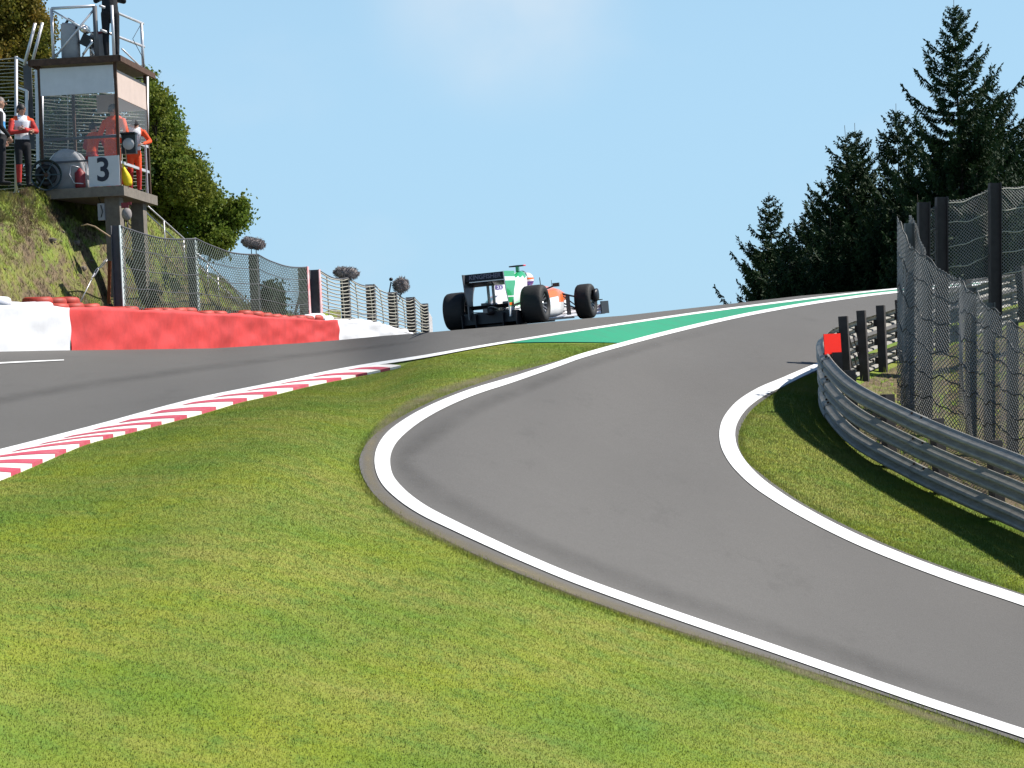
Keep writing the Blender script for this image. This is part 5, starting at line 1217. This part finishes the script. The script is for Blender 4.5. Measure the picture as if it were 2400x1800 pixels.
paint(ec, lambda c: 1 if (c.z > .86 and c.y > .9) else 0, [CP['white'], CP['green']])
fin = MB(); pr = [(1.45, .96), (.9, .93), (.3, .90), (-.12, .86), (-.10, .55), (.4, .55), (.9, .70)]
fin.add([(-.014, y, z) for y, z in pr] + [(.014, y, z) for y, z in pr], [tuple(range(7)), tuple(range(13, 6, -1))] + [(i, i + 7, (i + 1) % 7 + 7, (i + 1) % 7) for i in range(7)]); fo = fin.build("shark_fin", CP['white'], car)
for s in (1,):
    t = link("sponsor_lettering", textmesh("fin_text", "MEDION", .13, CP['purple'], .001, .003), fo); t.matrix_local = Matrix.Translation((.0165, .22, .69)) @ Matrix.Rotation(R(90), 4, 'Z') @ Matrix.Rotation(R(90), 4, 'X')
MB().lathe([(1.70, .02), (1.73, .085), (1.75, .09), (1.75, .075), (1.62, .07)], 18, 'y', (0, 0, .90)).build("air_intake", CP['carbon'], car)
tc = MB().loft([[Vector((x, 1.50 + .05 * math.cos(a), 1.075 + .018 * math.sin(a) * (1 - .3 * abs(x) / .15))) for a in np.linspace(0, 6.283, 11)[:-1]] for x in (-.15, -.12, 0, .12, .15)]).build("onboard_camera", CP['carbon'], car)
paint(tc, lambda c: 1 if c.x > .09 else 0, [CP['carbon'], CP['red']]); MB().box((0, 1.5, 1.02), (.05, .08, .09)).build("camera_mount", CP['green'], car)
for s in (-1, 1):
    pod = MB().loft([sec(q[0], q[1], q[2], q[3], 3.2, 24, s * q[4]) for q in dense([(2.25, .14, .18, .54, .46), (2.15, .18, .10, .60, .46), (1.8, .20, .08, .61, .46), (1.3, .19, .08, .57, .41), (.8, .17, .08, .48, .34), (.4, .12, .08, .38, .24), (.1, .08, .10, .30, .16)], 30)]).build("sidepod", CP['white'], car)
    paint(pod, lambda c: (1 if c.z > .33 else 0) if c.y < 1.1 else (2 if c.z > .40 else 0), [CP['white'], CP['green'], CP['orange']])
    MB().box((s * .46, 2.35, .68), (.12, .06, .07)).bar((s * .28, 2.3, .62), (s * .44, 2.35, .67), .02, .03).build("mirror", CP['carbon'], car)
    # bargeboard
    MB().box((s * .55, 2.75, .28), (.014, .42, .36), 0, Matrix.Rotation(s * .12, 3, 'Z')).build("bargeboard", CP['carbon'], car)
    # suspension
    for (a, b) in (((.10, -.1, .30), (.58, 0, .42)), ((.10, .35, .30), (.58, .03, .42)), ((.14, -.1, .20), (.58, 0, .20)), ((.14, .35, .18), (.58, .03, .20)), ((.12, -.15, .26), (.58, -.1, .30)), ((.18, 2.9, .56), (.60, 3.25, .42)), ((.16, 3.6, .54), (.60, 3.35, .42)), ((.20, 2.9, .34), (.60, 3.25, .18)), ((.17, 3.6, .36), (.60, 3.35, .18)), ((.18, 3.3, .58), (.60, 3.3, .22))):
        MB().bar((s * a[0], a[1], a[2]), (s * b[0], b[1], b[2]), .045, .016).build("suspension_arm", CP['carbon'], car)
floor = MB().box((0, 1.35, .045), (1.38, 2.5, .03)).box((0, 1.3, .025), (.5, 3.0, .04)).build("floor_plank", CP['carbon'], car)
df = MB(); df.box((0, -.12, .13), (1.0, .5, .20), 0, Matrix.Rotation(-.15, 3, 'X')); 
for x in (-.5, -.25, .25, .5): df.box((x, -.25, .12), (.015, .5, .24))
df.build("diffuser", CP['carbon'], car)
MB().loft([sec(*q) for q in ((.1, .12, .18, .40, 2.6), (-.3, .09, .20, .36, 2.6), (-.62, .06, .24, .34, 2.6))]).box((0, -.64, .29), (.09, .03, .09)).build("crash_structure", CP['carbon'], car)
MB().box((0, -.66, .29), (.07, .02, .07)).build("rain_light", CP['grey'], car)
MB().box((.20, .05, .40), (.10, .30, .07)).box((-.20, .05, .40), (.10, .30, .07)).build("exhaust", CP['grey'], car)
# rear wing, 0.75 m wide
WY = -.60
fl = MB().box((0, WY + .10, .885), (.73, .03, .135), 0, Matrix.Rotation(-.35, 3, 'X')).build("wing_flap", CP['carbon'], car)
t = link("wing_lettering", textmesh("wing_text", "KINGFISHER", .118, CP['text'], .001, .002, .92), fl); t.matrix_local = Matrix.Translation((.0, WY + .10, .885)) @ Matrix.Rotation(-.35, 4, 'X') @ Matrix.Translation((0, -.0175, .0)) @ Matrix.Rotation(R(90), 4, 'X')
MB().box((.03, WY + .08, .812), (.64, .02, .014)).build("gurney_strip", CP['white'], car)
mb = MB(); mb.loft([[Vector((x, WY + .30 + .22 * math.cos(a), .785 + .028 * math.sin(a) + .05 * math.cos(a) * -1)) for a in np.linspace(0, 6.283, 15)[:-1]] for x in (-.37, .37)]); mb.build("wing_main_plane", CP['carbon'], car)
mb = MB(); mb.loft([[Vector((x, WY + .32 + .12 * math.cos(a), .36 + .018 * math.sin(a) - .03 * math.cos(a))) for a in np.linspace(0, 6.283, 13)[:-1]] for x in (-.37, .37)]); mb.build("beam_wing", CP['carbon'], car)
def endplate(s):
    pr = [(WY - .02, .955), (WY + .60, .955), (WY + .62, .75), (WY + .50, .62), (WY + .42, .45), (WY + .40, .16), (WY + .14, .16), (WY + .14, .40), (WY + .03, .62)]
    x = s * .378; n = len(pr); mb = MB()
    # built in rows so that the bands of colour have their own faces
    zs = np.linspace(.16, .955, 34)
    fy = np.interp(zs, [.16, .40, .62, .955], [WY + .14, WY + .14, WY + .03, WY - .02]); by = np.interp(zs, [.16, .45, .62, .75, .955], [WY + .40, WY + .42, WY + .50, WY + .62, WY + .60])
    rings = [[Vector((x - .009, fy[i], z)), Vector((x + .009, fy[i], z)), Vector((x + .009, by[i], z)), Vector((x - .009, by[i], z))] for i, z in enumerate(zs)]
    o = mb.loft(rings, 0, True, False).build("wing_endplate", CP['carbon'], car)
    if s > 0: paint(o, lambda c: (2 if c.x < x else (1 if (.79 < c.z < .855 or .505 < c.z < .53 or c.z < .34) else (3 if .36 < c.z < .39 else 0))), [CP['green'], CP['white'], CP['white'], CP['orange']])
    else: paint(o, lambda c: 1 if c.x > x else 0, [CP['carbon'], CP['grey']])
    return o
endplate(-1); ep = endplate(1)
for (x, y) in ((-.03, WY + .30), (.07, WY + .28)): MB().box((x, y, .57), (.014, .12, .42)).build("wing_pillar", CP['carbon'], car)
# front wing
fw = MB()
for i, (y, z, ch) in enumerate(((4.30, .10, .24), (4.12, .16, .14), (4.00, .22, .10))): fw.box((0, y, z), (1.74, ch, .016), 0, Matrix.Rotation(.25 + .15 * i, 3, 'X'))
fw.build("front_wing", CP['white'], car)
for s in (-1, 1):
    MB().box((s * .88, 4.16, .19), (.016, .56, .24)).build("front_endplate", CP['carbon'], car); MB().box((s * .08, 4.22, .28), (.016, .2, .26)).build("nose_pillar", CP['white'], car)
    MB().box((s * .80, 4.02, .34), (.14, .14, .02)).build("winglet", CP['carbon'], car)
    MB().loft([sec(y, hw, z0, z1, 3, 12, s * .93) for (y, hw, z0, z1) in ((3.25, .02, .40, .46), (3.32, .05, .30, .54), (3.46, .05, .32, .56), (3.52, .02, .40, .50))]).build("brake_scoop", CP['carbon'], car)
MB().tube([(0, 2.9, .70), (0, 2.88, .86)], .008, 6).build("antenna", CP['carbon'], car); MB().tube([(.02, 3.6, .6), (.02, 3.6, .80)], .006, 5).build("pitot_tube", CP['carbon'], car)
drv = thing("driver", "driver in a white helmet sitting low in the racing car cockpit", "person"); drv.matrix_world = cm_ @ Matrix.Translation((0, 2.05, .70))
mb = MB(); mb.ball((0, 0, .12), (.125, .145, .135), 18, 12); ho = mb.build("helmet", CP['white'], drv); paint(ho, lambda c: 1 if c.z < .07 else (2 if .13 < c.z < .16 and c.y < .05 else 0), [CP['white'], CP['purple'], CP['orange']])
MB().loft([[Vector((.127 * math.cos(a), .147 * math.sin(a), z)) for a in np.linspace(.5, 2.64, 10)] for z in (.10, .15)], 0, False, True, False).build("visor", CP['visor'], drv)
MB().loft([sec(y, hw, z0, z1, 2.2, 16) for (y, hw, z0, z1) in ((-.16, .10, -.25, .0), (-.08, .2, -.3, .02), (.08, .2, -.32, .0), (.2, .15, -.34, -.08))]).build("torso", CP['white'], drv)
